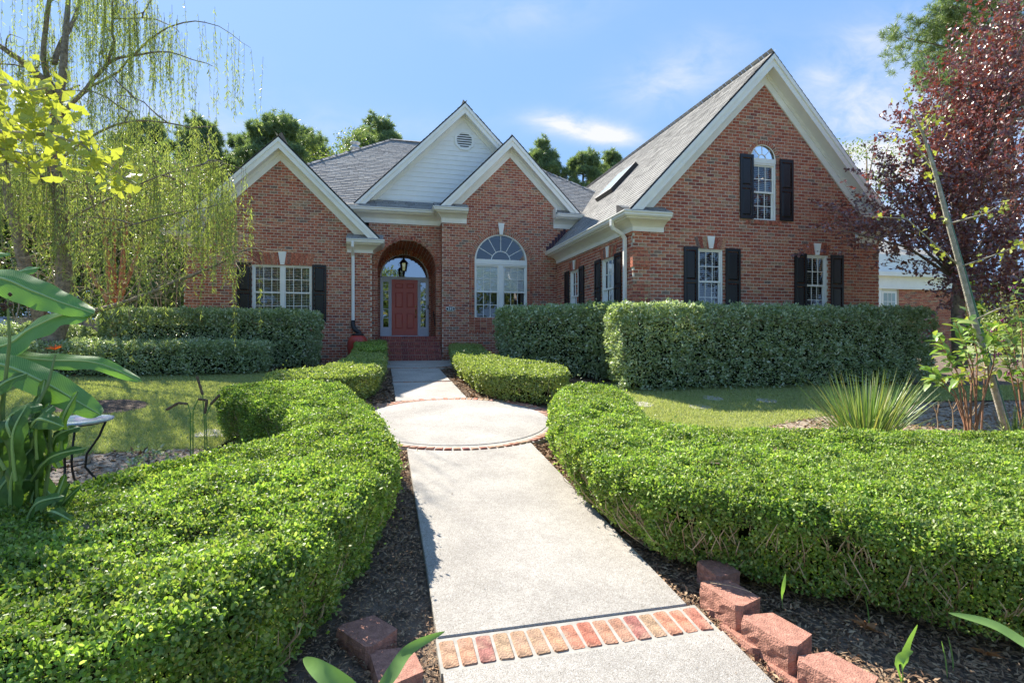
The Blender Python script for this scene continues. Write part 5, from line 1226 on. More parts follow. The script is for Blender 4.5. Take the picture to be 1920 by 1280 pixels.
# the low right fringe that hangs before the brick gable, and the outer fringe against the sky
for k in range(95):
    px = random.gauss(400, 42); py = random.uniform(330, 475); hang(wp(min(px, 470), py, Yw - .5 + random.uniform(-.6, .6)), random.uniform(.35, 1.1), 1.1)
for k in range(165):
    px = random.uniform(0, 375); py = random.uniform(190, 400); hang(wp(px, py, Yw + random.uniform(-1.2, 1.2)), random.uniform(.4, 1.3), .9)
for k in range(34):
    px = random.uniform(250, 462); py = random.uniform(0, 250); hang(wp(px, py, Yw + random.uniform(-.5, .5)), random.uniform(.4, 1.3), .8)
tag(strand.build('hanging_twigs', M_twigd, wil), kind='stuff')
n = len(LP); tag(leaves('foliage', np.array([tuple(v) for v in LP]), np.array(LD), np.array(LN), rng.uniform(.07, .14, n), rng.uniform(.012, .020, n), T_DIA, M_willow, wil), kind='stuff')
# fine pale curved twigs in the lower crown
q = MB()
for k in range(950):
    px = random.uniform(0, 465); py = random.uniform(300, 560) if px < 380 else random.uniform(400, 500)
    limb(q, wp(px, py, Yw + random.uniform(-.6, 1.6)), (random.uniform(-1, 1), random.uniform(-.6, .6), random.uniform(-.6, .5)), random.uniform(.3, 1.0), .0075, 3, .8, .25, seg=5)
tag(q.build('fine_twigs', M_twig, wil), kind='stuff')

def crown(name, parent, centers, m, leaf, per, tmpl=T_DIA, wl=.55, shell=.6, droop=0.0):
    """leaf clumps; centers = (x,y,z,rx,ry,rz)"""
    P, Nn = [], []
    for c in centers:
        n = int(per * (c[3] * c[4] * c[5]) ** (2 / 3)); d = rdir(n); r = (shell + (1 - shell) * rng.random(n)) ** .7
        r = r * (1 + .18 * wob(d * 2.5 + np.array(c[:3]), 1.6))
        P.append(np.array(c[:3]) + d * r[:, None] * np.array(c[3:6])); Nn.append(d)
    P, Nn = np.concatenate(P), np.concatenate(Nn); n = len(P)
    D = Nn * .3 + rng.normal(size=(n, 3)) * .8; D[:, 2] -= droop
    Ls = leaf * rng.uniform(.6, 1.3, n)
    return tag(leaves(name, P, D, Nn + rng.normal(size=(n, 3)) * .7, Ls, Ls * wl, tmpl, m, parent), kind='stuff')
def tree(name, label, x, y, h, trunk_r, crown_c, m, leaf, per, mt=None, z0=None, lean=(0, 0), tmpl=T_DIA, wl=.55, shell=.5, limbs_n=10, cat='tree', group=None, droop=0, tb=.35, seed=0):
    random.seed(seed + int(x * 7)); z0 = gz(x, y) if z0 is None else z0
    o = tag(empty(name, (x, y, z0)), label, cat, group); q = MB()
    tpts = [(0, 0, -.1), (lean[0] * .3, lean[1] * .3, h * .3), (lean[0] * .7, lean[1] * .7, h * .6), (lean[0], lean[1], h * .9)]
    q.tube(tpts, [trunk_r * 1.15, trunk_r * .9, trunk_r * .6, trunk_r * .2], 9)
    for c in crown_c[:limbs_n]:
        t = random.uniform(tb, .8); s_ = Vector(tpts[1]).lerp(Vector(tpts[3]), max(0, (t - .3) / .6)); e_ = Vector(c[:3]); mid = s_.lerp(e_, .5) + Vector((0, 0, random.uniform(-.05, .1) * h * .3))
        q.tube([s_, mid, e_], [trunk_r * .4, trunk_r * .25, trunk_r * .08], 5)
        for _ in range(3):
            limb(q, mid.lerp(e_, random.uniform(0, 1)), (random.gauss(0, 1), random.gauss(0, 1), random.gauss(.2, .6)), max(c[3:6]) * .8, trunk_r * .09, 4, .5)
    q.build('trunk', mt or M_bark, o, True)
    crown('crown', o, crown_c, m, leaf, per, tmpl, wl, shell, droop); return o
def blobs(n, cx, cy, cz, rx, ry, rz, sr, seed, jitter=.4):
    rd = random.Random(seed); o = []
    while len(o) < n:
        x, y, z = (rd.uniform(-1, 1) for _ in range(3)); d = x * x + y * y + z * z
        if d > 1 or d < .12: continue
        s_ = sr * rd.uniform(1 - jitter, 1 + jitter); o.append((cx + x * rx, cy + y * ry, cz + z * rz, s_ * 1.2, s_ * 1.2, s_ * .75))
    return o
# crape myrtle with cinnamon trunk
cx_, cy_ = -11.0, 14.9
cm = tag(empty('crape_myrtle_tree', (cx_, cy_, gz(cx_, cy_))), 'crape myrtle with cinnamon coloured flaring trunk behind the mounded shrub', 'tree')
q = MB()
def cp(px, py, dy=0): p = WP(px, py, cy_ + dy); return (p[0] - cx_, p[1] - cy_, p[2] - gz(cx_, cy_))
for pts_, r0 in (([(217, 650), (216, 600), (208, 545), (203, 500), (196, 440), (190, 360)], .13), ([(219, 640), (222, 590), (228, 530), (232, 470), (240, 400), (246, 330)], .11), ([(216, 600), (200, 560), (178, 528), (165, 500), (150, 440)], .07), ([(225, 560), (245, 510), (265, 450), (280, 380)], .06), ([(214, 560), (212, 480), (215, 400), (222, 300)], .07)):
    q.tube([cp(*p, dy=(i * .12 * (1 if r0 > .1 else -1))) for i, p in enumerate(pts_)], [r0 * (1 - .13 * i) for i in range(len(pts_))], 8)
q.build('trunk', M_barkred, cm, True)
crown('crown', cm, [(x, y, z, a, b_, c) for x, y, z, a, b_, c in blobs(26, 0, .6, 5.0, 2.6, 1.8, 1.7, .65, 3)], M_dec, .07, 900, shell=.2)
# dense backdrop at left: trees and undergrowth
k = 0
for (x, y, h, r_, lab, mm, cc) in ((-22, 30, 11, 7, 'broad green tree behind the left gable and willow', M_dec, 30), (-34, 34, 12, 8, 'tall green tree at the far left beyond the fence', M_dec, 30), (-13.5, 27, 8.5, 3.6, 'slender dark tree just left of the left gable', M_under, 22), (-27, 24, 8, 5, 'shadowy tree over the fence at left', M_under, 26)):
    tree('tree', lab, x, y, h, .25, blobs(cc, 0, 0, h * .62, r_ * .8, r_ * .8, h * .34, r_ * .36, k), M_under if k != 1 else mm, .17, 620, shell=.3, seed=k); k += 1
us = tag(empty('undergrowth', (-20, 22, 0)), 'dark tangle of bushes and saplings behind the fence at left', 'bushes', kind='stuff')
crown('foliage', us, [(rng.uniform(-14, 11.5), rng.uniform(-1.5, 3), rng.uniform(.2, 3.6), 1.6, 1.0, 1.2) for _ in range(90)], M_under, .12, 620, shell=.4)
q = MB()
for i in range(150):
    x = rng.uniform(-13, 11); y_ = rng.uniform(-3, 1); limb(q, (x, y_, 0), (rng.normal() * .12, 0, 1), rng.uniform(2, 5.5), .03, 4, .25)
tag(q.build('thin_stems', M_twig, us), kind='stuff')
# wooden fence
fx0, fy0, fx1, fy1 = -17.0, 18.6, -8.6, 20.6
fen = tag(empty('picket_fence', (fx0, fy0, 0), math.atan2(fy1 - fy0, fx1 - fx0)), 'weathered grey board fence behind the shrubs at left', 'fence')
fl = math.hypot(fx1 - fx0, fy1 - fy0); M_fence = mat('weathered_wood', rough=.9, cols=[(.26, .22, .17), (.33, .28, .22), (.21, .18, .15)], noise_amt=.3, noise_scale=12, objrand=True)
pk = MB(); w_ = .07; pk.add([(-w_, -.012, 0), (w_, -.012, 0), (w_, -.012, 1.1), (.035, -.012, 1.2), (-.035, -.012, 1.2), (-w_, -.012, 1.1)] + [(-w_, .012, 0), (w_, .012, 0), (w_, .012, 1.1), (.035, .012, 1.2), (-.035, .012, 1.2), (-w_, .012, 1.1)], [(0, 1, 2, 3, 4, 5), (11, 10, 9, 8, 7, 6)] + [((i + 1) % 6, i, i + 6, (i + 1) % 6 + 6) for i in range(6)])
pkm = pk.mesh('picket', M_fence)
for i in range(int(fl / .165)):
    o = bpy.data.objects.new('picket', pkm); link(o, fen); o.location = (i * .165, 0, .25 + random.uniform(-.01, .01)); o.rotation_euler = (0, random.uniform(-.01, .01), 0)
for z in (.5, 1.1): bx('rail', M_fence, fen, 0, fl, .014, .05, z, z + .08)
for i in range(5): bx('fence_post', M_fence, fen, i * fl / 4 - .05, i * fl / 4 + .05, .052, .15, -.1, 1.5)
# dark car glimpsed at far left
car = tag(empty('parked_car', (-17.2, 18.0, 0), .15), 'dark car glimpsed behind the banana leaves at left', 'car')
M_car = mat('dark_car_paint', (.02, .025, .03), .2, coat=1); q = MB()
prof_ = [(-2.2, .35), (-2.2, .75), (-1.3, .88), (-.7, 1.38), (.7, 1.42), (1.5, .95), (2.2, .85), (2.25, .35)]
q.add([(x, -.85, z) for x, z in prof_] + [(x, .85, z) for x, z in prof_], [tuple(range(8)), tuple(range(15, 7, -1))] + [((i + 1) % 8, i, i + 8, (i + 1) % 8 + 8) for i in range(8)]); q.build('body', M_car, car, bevel=.05)
for x in (-1.4, 1.4):
    for y_ in (-.84, .84):
        q = MB(); q.lathe([(.2, -.1), (.33, -.1), (.35, 0), (.33, .1), (.2, .1)], (0, 0, 0), 18); q.v = [(x + a, y_ + c, .35 + b_) for a, b_, c in q.v]; t_ = q.build('wheel', M_pvc, car)
        q = MB(); q.lathe([(.01, -.11), (.19, -.11), (.19, -.09)], (0, 0, 0), 10); q.v = [(x + a, y_ + c * (1 if y_ < 0 else -1), .35 + b_) for a, b_, c in q.v]; q.build('rim', mat('alloy', (.6, .6, .62), .3, metal=.8), t_)
q = MB(); q.add([(-.65, -.86, 1.33), (.6, -.86, 1.36), (1.2, -.86, .98), (-1.1, -.86, .95)], [(3, 2, 1, 0)]); q.build('side_window', M_glassd, car)

# pines and other trees behind the roof
def needles(name, parent, tufts, m=M_pine, per=34, ln=.22, w=.02):
    T = np.array(tufts); n = len(T) * per; P = np.repeat(T[:, :3], per, 0); d = nrm(rng.normal(size=(n, 3)) + np.array([0, 0, .45])); P = P + d * rng.random((n, 1)) * T[:, 3].repeat(per)[:, None]
    return tag(leaves(name, P, d, rdir(n), rng.uniform(.7, 1.2, n) * ln, w, T_BLADE, m, parent), kind='stuff')
def pine(x, y, h, r_, label, seed, cz=.75, ch=.25, nb_=46, z0=None, group='pines behind the roof', per=34, ln=.32, w=.045, tn=36):
    rd = random.Random(seed); z0 = gz(x, y) if z0 is None else z0
    o = tag(empty('pine_tree', (x, y, z0)), label, 'tree', group); q = MB(); q.tube([(0, 0, 0), (.1, 0, h * .4), (-.1, .1, h * .7), (0, 0, h * .97)], [h * .018, h * .014, h * .009, h * .003], 8)
    tf = []
    for i in range(nb_):
        t = rd.random(); z = h * (cz - ch + 2 * ch * t); z = min(z, h); rr = r_ * math.sqrt(max(.08, 1 - (2 * t - .8) ** 2)) * rd.uniform(.35, 1); an = rd.uniform(0, 6.28)
        e_ = Vector((rr * math.cos(an), rr * math.sin(an), z + rd.uniform(-.2, .4))); s_ = Vector((0, 0, z - rr * .35)); q.tube([s_, s_.lerp(e_, .5) + Vector((0, 0, -.1)), e_], [h * .004, h * .003, h * .0015], 4)
        cr = rd.uniform(.55, 1.1) * r_ * .30
        for _ in range(tn):
            d = Vector((rd.gauss(0, 1), rd.gauss(0, 1), rd.gauss(0, .6))).normalized() * cr * rd.uniform(.4, 1); tf.append((*(e_ + d), .12))
    q.build('trunk', M_bark, o, True); needles('crown', o, tf, per=per, ln=ln, w=w)
    return o
def AT(px, Y): return (px - 960) / 1000 * Y
for i, (px, py, Y, r_, lab) in enumerate(((478, 268, 44, 2.6, 'low pine crown left of the rounded pine above the left gable'), (572, 262, 46, 3.0, 'pine crown between the rounded pine and the olive green tree'), (690, 262, 47, 2.6, 'pine crown just left of the ridge of the grey roof'), (528, 240, 38, 2.7, 'dark rounded pine just right of the left gable peak'), (712, 246, 42, 2.6, 'pine top beside the siding gable, right of the leafy tree'), (1012, 285, 44, 2.0, 'pine between the middle gable and the garage roof, leftmost'), (1094, 300, 44, 2.2, 'pine seen over the garage roof, middle one'), (1150, 306, 46, 1.9, 'pine over the garage roof, rightmost and lowest'), (372, 250, 40, 2.6, 'pine partly hidden by willow strands above the left roof'), (275, 240, 42, 2.4, 'hazy pine behind the willow at upper left'))):
    h = E + (637 - py) / 1000 * Y + .4; pine(AT(px, Y), Y, h, r_, lab, i + 3, cz=.86, ch=.14)
for i, (px, py, Y, r_, lab) in enumerate(((640, 268, 36, 2.2, 'sunlit leafy tree behind the grey roof'), (664, 232, 40, 1.4, 'narrow leafy tree rising beside the roof vent'), (600, 250, 40, 1.7, 'olive green tree right of the rounded pine'))):
    h = E + (637 - py) / 1000 * Y; tree('broadleaf_tree', lab, AT(px, Y), Y, h, .2, blobs(22, 0, 0, h * .80, r_, r_, h * .18, r_ * .36, i + 30), M_dec, .17, 260, shell=.3, seed=i + 50)
# thin tree right of garage, hazy
h = 12; tree('broadleaf_tree', 'sparse pale tree against the sky right of the garage gable', AT(1625, 30), 30, 12.6, .14, blobs(20, 0, 0, 10.0, 2.1, 1.5, 3.0, .7, 77), M_dec, .14, 150, shell=.1, seed=60)
# big pine at the upper right
rp = pine(AT(1890, 24), 24, 18.0, 4.4, 'large pine at the upper right corner behind the purple tree', 91, cz=.80, ch=.17, nb_=84, group=None, per=52, ln=.21, w=.024, tn=50)

# ---- purple leaf plum ----
px_, py_ = h2w(13.1, 10.2); px_, py_ = AT(1797, 12.2), 12.2; pz0 = gz(px_, py_)
pl = tag(empty('purple_leaf_tree', (px_, py_, pz0)), 'large purple leaved plum tree at right, branches over the garage corner', 'tree'); q = MB()
def pp(px, py, dy=0.0): p = WP(px, py, py_ + dy); return Vector((p[0] - px_, p[1] - py_, p[2] - pz0))
q.tube([pp(1800, 690), pp(1797, 600), pp(1795, 560), pp(1800, 520)], [.15, .13, .125, .12], 9)
tips = []
rd = random.Random(12)
targets = [(1575, 430, -1), (1640, 400, -1.6), (1600, 400, .6), (1690, 330, -.5), (1720, 230, 0), (1760, 130, .4), (1830, 60, 0), (1880, 10, -.4), (1900, 150, -1), (1800, 250, -1.3), (1850, 330, -1.8), (1750, 420, -1.8), (1880, 450, -1.6), (1920, 550, -.8), (1780, 350, 1.2), (1860, 240, 1.5), (1960, 60, 0), (1990, 260, 0), (2000, 460, 0), (2080, 350, 0), (2100, 160, .6), (1680, 400, 0), (1950, 380, 1.4), (1740, 280, -1), (1830, 520, -1.8), (1655, 300, .2), (1900, -60, 0), (1820, 140, 0), (1870, 70, 1), (1940, 0, -1)]
for tx, ty, dy in targets:
    s_ = pp(1800, 530); e_ = pp(tx, ty, dy); mid = s_.lerp(e_, .45) + Vector((0, 0, .35 * rd.random() + .1)); q.tube([s_, mid, e_.lerp(mid, .3), e_], [.045, .024, .014, .006], 5); tips.append((s_, mid, e_))
LPp, LDp = [], []
for s_, mid, e_ in tips:
    for k in range(36 if (e_.x + px_) / (e_.y + py_) < .74 else 70):
        t = rd.uniform(-.1, 1.02); c = mid.lerp(e_, t) + Vector((rd.gauss(0, .34), rd.gauss(0, .34), rd.gauss(0, .30))); d = ((e_ - mid).normalized() + Vector((rd.gauss(0, .5), rd.gauss(0, .5), rd.gauss(0, .4)))).normalized(); L_ = rd.uniform(.35, .85)
        if k % 2 == 0: q.tube([c, c + d * L_ * .5 + Vector((0, 0, .02)), c + d * L_], [.006, .004, .002], 3, False)
        for j in range(22):
            LPp.append(c + d * L_ * rd.random() + Vector((rd.gauss(0, .035), rd.gauss(0, .035), rd.gauss(0, .03)))); LDp.append(d * .6 + Vector((rd.gauss(0, .6), rd.gauss(0, .6), rd.gauss(0, .6))))
tag(q.build('trunk', M_bark, pl, True), 'red brown trunk with spreading limbs')
n = len(LPp); Ls = rng.uniform(.06, .11, n)
tag(leaves('crown', np.array([tuple(v) for v in LPp]), np.array([tuple(v) for v in LDp]), rng.normal(size=(n, 3)) + np.array([0, 0, .7]), Ls, Ls * .58, T_DIA, M_plum, pl), kind='stuff')

# ---- ginkgo trees ----
def ginkgo_leaves(name, pts, parent, size, m=M_ginkgo, nn=None):
    for i, (c, d, nn_) in enumerate(pts):
        pass
def fan_meshes():
    out = []
    for i in range(6):
        rd = random.Random(i); q = MB(); T = T_FAN[0].copy(); w = rd.uniform(.95, 1.25)
        v = [(x * w, y, z * rd.uniform(.4, 2.2) + .10 * math.sin(3 * x + i) ) for x, y, z in T]; v = [(x, y + rd.uniform(-.03, .03), z) for x, y, z in v]
        q.add(v, [tuple(f) for f in T_FAN[1]]); q.tube([(0, -.45, .05), (0, 0, 0)], [.015, .02], 3, False); out.append(q.mesh('leaf', M_ginkgo))
    return out
fm_ = fan_meshes()
def put_leaf(c, size, parent, name='leaf', meshes=fm_, down=.6):
    o = bpy.data.objects.new(name, random.choice(meshes)); link(o, parent); o.location = c
    d = Vector((random.gauss(0, .8), random.gauss(0, .8), random.gauss(-down, .5))).normalized(); o.rotation_euler = d.to_track_quat('Y', 'Z').to_euler(); o.rotation_euler.rotate_axis('Y', random.uniform(-1.6, 1.6)); o.scale = (size,) * 3; return o
random.seed(5)
gx_, gy_ = -2.35, 2.0; gz0 = gz(gx_, gy_)
gk = tag(empty('ginkgo_tree', (gx_, gy_, gz0)), 'ginkgo branch with yellow green fan leaves reaching in from the upper left', 'tree'); q = MB()
def gp(px, py, Y=1.85): p = WP(px, py, Y); return Vector((p[0] - gx_, p[1] - gy_, p[2] - gz0))
q.tube([(0, 0, -.1), (.03, 0, 1.0), (0, .02, 2.0), (-.05, 0, 3.0)], [.04, .034, .025, .012], 8)
b1 = [Vector((.01, .01, 1.75)), gp(-60, 240, 1.9), gp(30, 250), gp(90, 253), gp(150, 268), gp(215, 320), gp(250, 345)]; b2 = [Vector((0, .02, 2.0)), gp(-60, 170, 1.9), gp(10, 160), gp(60, 170), gp(90, 165)]; b3 = [gp(-60, 240, 1.9), gp(0, 280), gp(60, 290)]
q.tube(b1, [.012, .010, .008, .006, .005, .003, .002], 6); q.tube(b2, [.012, .009, .006, .004, .003], 6); q.tube(b3, [.006, .004, .002], 5)
q.build('trunk', M_barklight, gk, True)
cnt = 0
for br, nn_, sp, t0 in ((b1, 135, .045, .15), (b2, 115, .05, .25), (b3, 48, .05, .1)):
    for i in range(nn_):
        f = (t0 + (1 - t0) * random.random()) * (len(br) - 1); j = min(int(f), len(br) - 2); c = br[j].lerp(br[j + 1], f - j) + Vector((random.gauss(0, sp * .8), random.gauss(0, sp), random.gauss(-.01, sp)))
        put_leaf(c, random.uniform(.032, .052), gk); cnt += 1
# staked young ginkgo at right
sx, sy = GP(1888, 842); sx, sy = AT(1888, 7.2), 7.2; sz = gz(sx, sy)
sg = tag(empty('young_ginkgo_tree', (sx, sy, sz)), 'slender leaning young ginkgo with pale trunk and yellow leaves at right', 'tree'); q = MB()
def sp_(px, py, dy=0.0): p = WP(px, py, sy + dy); return Vector((p[0] - sx, p[1] - sy, p[2] - sz))
tk = [Vector((.06, 0, -.05)), sp_(1876, 770), sp_(1856, 700), sp_(1826, 600), sp_(1800, 500), sp_(1778, 420), sp_(1752, 320), sp_(1730, 250), sp_(1708, 205), sp_(1692, 162)]
q.tube(tk, [.048, .043, .04, .037, .034, .030, .024, .016, .010, .003], 9)
brs = [[tk[6], sp_(1710, 262, .2), sp_(1660, 262, .3)], [tk[5], sp_(1850, 400, -.2), sp_(1890, 375, -.3)], [tk[7], sp_(1720, 235, .1), sp_(1700, 225, .1)], [tk[4], sp_(1700, 410, .2), sp_(1620, 405, .3)], [tk[3], sp_(1870, 580, -.3), sp_(1920, 565, -.4), sp_(1980, 560, -.4)], [tk[2], sp_(1870, 690, -.2), sp_(1790, 700, -.3)], [tk[2], sp_(1820, 712, 0), sp_(1755, 716, 0)], [tk[7], sp_(1750, 215), sp_(1790, 235)], [tk[4], sp_(1860, 480, -.3), sp_(1925, 455, -.4)]]
for b_ in brs: q.tube(b_, [.012, .008, .004, .002][:len(b_)], 5)
q.build('trunk', M_barklight, sg, True)
for k, b_ in enumerate(brs + [tk[5:]]):
    for i in range(17 if k < 9 else 40):
        f = random.random() * (len(b_) - 1); j = min(int(f), len(b_) - 2); c = b_[j].lerp(b_[j + 1], f - j) + Vector((random.gauss(0, .06), random.gauss(0, .08), random.gauss(0, .06))); put_leaf(c, random.uniform(.045, .075), sg)
stk = tag(empty('tree_stake', (sx + .15, sy + .05, sz)), 'thin green stake leaning against the young ginkgo trunk', 'stake')
q = MB(); a0 = sp_(1918, 740) - Vector((.15, .05, 0)); q.tube([sp_(1910, 810) + Vector((-.15, .0, -.2)), sp_(1745, 268) + Vector((-.15, .0, 0))], .016, 7)
q.build('stake_rod', mat('green_stake', (.06, .16, .10), .5), stk)

# ---- spiky grass clump, right ----
def blade_mesh(q, p, d, L_, w, bend, seg=6, twist=0):
    p = Vector(p); d = Vector(d).normalized(); side = d.cross(Vector((0, 0, 1)));
    if side.length < .1: side = Vector((1, 0, 0))
    side.normalize(); side = (side * math.cos(twist) + d * 0 + Vector((0, 0, 1)).cross(side) * math.sin(twist)).normalized(); h = Vector((d.x, d.y, 0)); V = []
    for i in range(seg + 1):
        t = i / seg; c = p + d * L_ * t + (h * .6 + Vector((0, 0, -1))) * bend * t * t * L_; ww = w * (1 - t ** 2.2) * (.6 + .4 * min(1, t * 4)) + .0006; fold = Vector((0, 0, -ww * .35))
        V += [c - side * ww, c + fold, c + side * ww]
    q.add(V, [(3 * i + k, 3 * i + k + 1, 3 * i + k + 4, 3 * i + k + 3) for i in range(seg) for k in (0, 1)])
random.seed(8)
cx2, cy2 = AT(1624, 7.0), 7.0; cl = tag(empty('ornamental_grass', (cx2, cy2, gz(cx2, cy2))), 'large spiky fountain grass clump behind the right foreground hedge', 'plant')
M_spike = mat('spiky_blade', rough=.4, cols=[(.13, .24, .06), (.20, .32, .09), (.09, .17, .045), (.34, .42, .2), (.40, .36, .12), (.17, .28, .08)], trans=.3)
q = MB()
for i in range(430):
    an = random.uniform(0, 6.28); r = random.random() ** .5 * .22; tilt = abs(random.gauss(.0, .42)) + r * 1.2; d = (math.cos(an) * tilt, math.sin(an) * tilt, 1); L_ = random.uniform(.65, 1.15) * (1 if tilt < .8 else .85)
    blade_mesh(q, (math.cos(an) * r, math.sin(an) * r, 0), d, L_, random.uniform(.006, .011), random.uniform(.0, .22) * (.3 + tilt), 6, random.uniform(-1, 1))
q.build('grass_blades', M_spike, cl)['kind'] = 'stuff'
cx3, cy3 = AT(1905, 6.6), 6.6; cl = tag(empty('ornamental_grass', (cx3, cy3, gz(cx3, cy3))), 'small arching grass clump at the right edge below the berry shrub', 'plant'); q = MB()
for i in range(160):
    an = random.uniform(0, 6.28); tilt = abs(random.gauss(.2, .5)); blade_mesh(q, (0, 0, .0), (math.cos(an) * tilt, math.sin(an) * tilt, 1), random.uniform(.4, .75), .007, random.uniform(.1, .5) * (.3 + tilt), 6, random.uniform(-1, 1))
q.build('grass_blades', M_spike, cl)['kind'] = 'stuff'

# ---- berry shrub, right ----
def broad_leaf(L_, w, fold=.25, droop=.3, wavy=.0, seg=7):
    q = MB(); V = []
    for i in range(seg + 1):
        t = i / seg; ww = w * math.sin(math.pi * min(.985, t * .93 + .05)) ** .8; y = L_ * t; z = -droop * L_ * t * t
        V += [(-ww, y, z + ww * fold + wavy * math.sin(t * 9) * ww), (0, y, z), (ww, y, z + ww * fold - wavy * math.sin(t * 8 + 1) * ww)]
    q.add(V, [(3 * i + k, 3 * i + k + 1, 3 * i + k + 4, 3 * i + k + 3) for i in range(seg) for k in (0, 1)]); return q
M_berryleaf = mat('shrub_leaf', rough=.4, cols=[(.12, .22, .05), (.19, .32, .08), (.26, .38, .12), (.36, .40, .10)], objrand=True, trans=.35)
blm = [broad_leaf(1, .22, .25, random.uniform(.1, .5), .1).mesh('leaf', M_berryleaf) for _ in range(4)]
for me in blm: me.polygons.foreach_set('use_smooth', [True] * len(me.polygons))
def oriented(me, name, parent, c, d, s, roll=None):
    o = bpy.data.objects.new(name, me); link(o, parent); o.location = c; o.rotation_euler = Vector(d).normalized().to_track_quat('Y', 'Z').to_euler(); o.rotation_euler.rotate_axis('Y', random.uniform(-.7, .7) if roll is None else roll); o.scale = (s,) * 3 if isinstance(s, (int, float)) else s; return o
bx_, by_ = AT(1830, 6.9), 6.9; bz_ = gz(bx_, by_); bs = tag(empty('leafy_shrub', (bx_, by_, bz_)), 'broad leaved shrub around the young ginkgo trunk at right', 'shrub'); q = MB()
def bp_(px, py, dy=0.0): p = WP(px, py, by_ + dy); return Vector((p[0] - bx_, p[1] - by_, p[2] - bz_))
ends = [(1740, 690), (1765, 650), (1755, 625), (1790, 600), (1810, 570), (1830, 610), (1800, 665), (1850, 640), (1745, 705), (1780, 690), (1870, 600), (1800, 630)]
for ex, ey in ends:
    dy = random.uniform(-.3, .4); e_ = bp_(ex, ey, dy); s_ = Vector((random.uniform(-.1, .1), 0, 0)); mid = s_.lerp(e_, .6) + Vector((.1, 0, .12)); q.tube([s_, mid, e_], [.014, .008, .004], 5)
    for k in range(13):
        c = mid.lerp(e_, random.uniform(.35, 1.02)) + Vector((random.gauss(0, .03),) * 3); d = (e_ - mid).normalized() * .5 + Vector((random.gauss(0, .7), random.gauss(0, .7), random.gauss(.1, .5))); oriented(random.choice(blm), 'leaf', bs, c, d, random.uniform(.10, .20))
q.build('stems', mat('red_stem', (.28, .14, .08), .7), bs)
bs2 = tag(empty('beautyberry_shrub', (AT(1925, 6.8), 6.8, gz(AT(1925, 6.8), 6.8))), 'beautyberry shrub with magenta berry clusters at the right edge', 'shrub'); q = MB(); x2, y2, z2 = bs2.location
def b2(px, py, dy=0.0): p = WP(px, py, y2 + dy); return Vector((p[0] - x2, p[1] - y2, p[2] - z2))
M_berry = mat('magenta_berry', (.28, .015, .16), .3)
for ex, ey in ((1900, 540), (1880, 600), (1915, 625), (1870, 665), (1905, 680), (1930, 590), (1885, 640), (1950, 640), (1925, 710), (1860, 620), (1890, 700), (1940, 520), (1970, 580)):
    dy = random.uniform(-.3, .3); e_ = b2(ex, ey, dy); s_ = Vector((0, 0, 0)); mid = s_.lerp(e_, .7) + Vector((.05, 0, .2)); q.tube([s_, mid, e_], [.01, .006, .003], 5)
    for k in range(15): c = mid.lerp(e_, random.uniform(0, 1.1)) + Vector((random.gauss(0, .04), random.gauss(0, .04), random.gauss(0, .04))); oriented(random.choice(blm), 'leaf', bs2, c, (random.gauss(0, .8), random.gauss(0, .8), random.gauss(0, .4)), random.uniform(.07, .13))
    if ey < 720:
        bq = MB()
        for k in range(16):
            c = e_ + Vector((random.gauss(0, .022), random.gauss(0, .022), random.gauss(0, .016))); r = .008
            bq.lathe([(.001, -r), (r * .8, -r * .6), (r, 0), (r * .8, r * .6), (.001, r)], tuple(c), 6)
        bq.build('berry_cluster', M_berry, bs2, True)['kind'] = 'stuff'
q.build('stems', mat('red_stem', (.28, .14, .08), .7), bs2)
# pale dead stems and low weeds on the right bed
for px, lab in ((1668, 'dead forked stem nearest the spiky grass in the right bed'), (1790, 'dead pale stem second from the spiky grass'), (1805, 'dead pale stem in the middle of the row of bare stems'), (1822, 'dead forked stem nearest the young ginkgo')):
    px = {1668: 1758, 1790: 1786, 1805: 1806, 1822: 1824}[px]; X, Y = AT(px, 7.3), 7.3; q = MB(); h = random.uniform(.42, .52)
    q.tube([(0, 0, 0), (random.uniform(-.03, .03), 0, h * .6), (random.uniform(-.04, .04), 0, h)], [.010, .008, .006], 5)
    for k in range(4): q.tube([(0, 0, h * random.uniform(.75, 1)), (random.uniform(-.1, .1), random.uniform(-.04, .04), h + random.uniform(.02, .14))], [.006, .004], 4)
    o = q.build('bare_stem', mat('dead_stem', (.34, .25, .17), .9)); o.location = (X, Y, gz(X, Y)); tag(o, lab, 'stem')
X, Y = scatter([(AT(1640, 6.6), 6.2), (AT(1930, 6.6), 6.2), (AT(1930, 7.3), 7.2), (AT(1640, 7.3), 7.2)], 60)
wd = tag(empty('weeds', (X.mean(), Y.mean(), 0)), 'low light green weeds behind the right foreground hedge', 'weeds', kind='stuff'); cs = []
for a, b_ in zip(X, Y): cs.append((a - X.mean(), b_ - Y.mean(), gz(a, b_) + .10, .10, .10, .14))
crown('foliage', wd, cs, M_grass, .05, 1500, tmpl=T_OVAL, shell=.1, wl=.3)

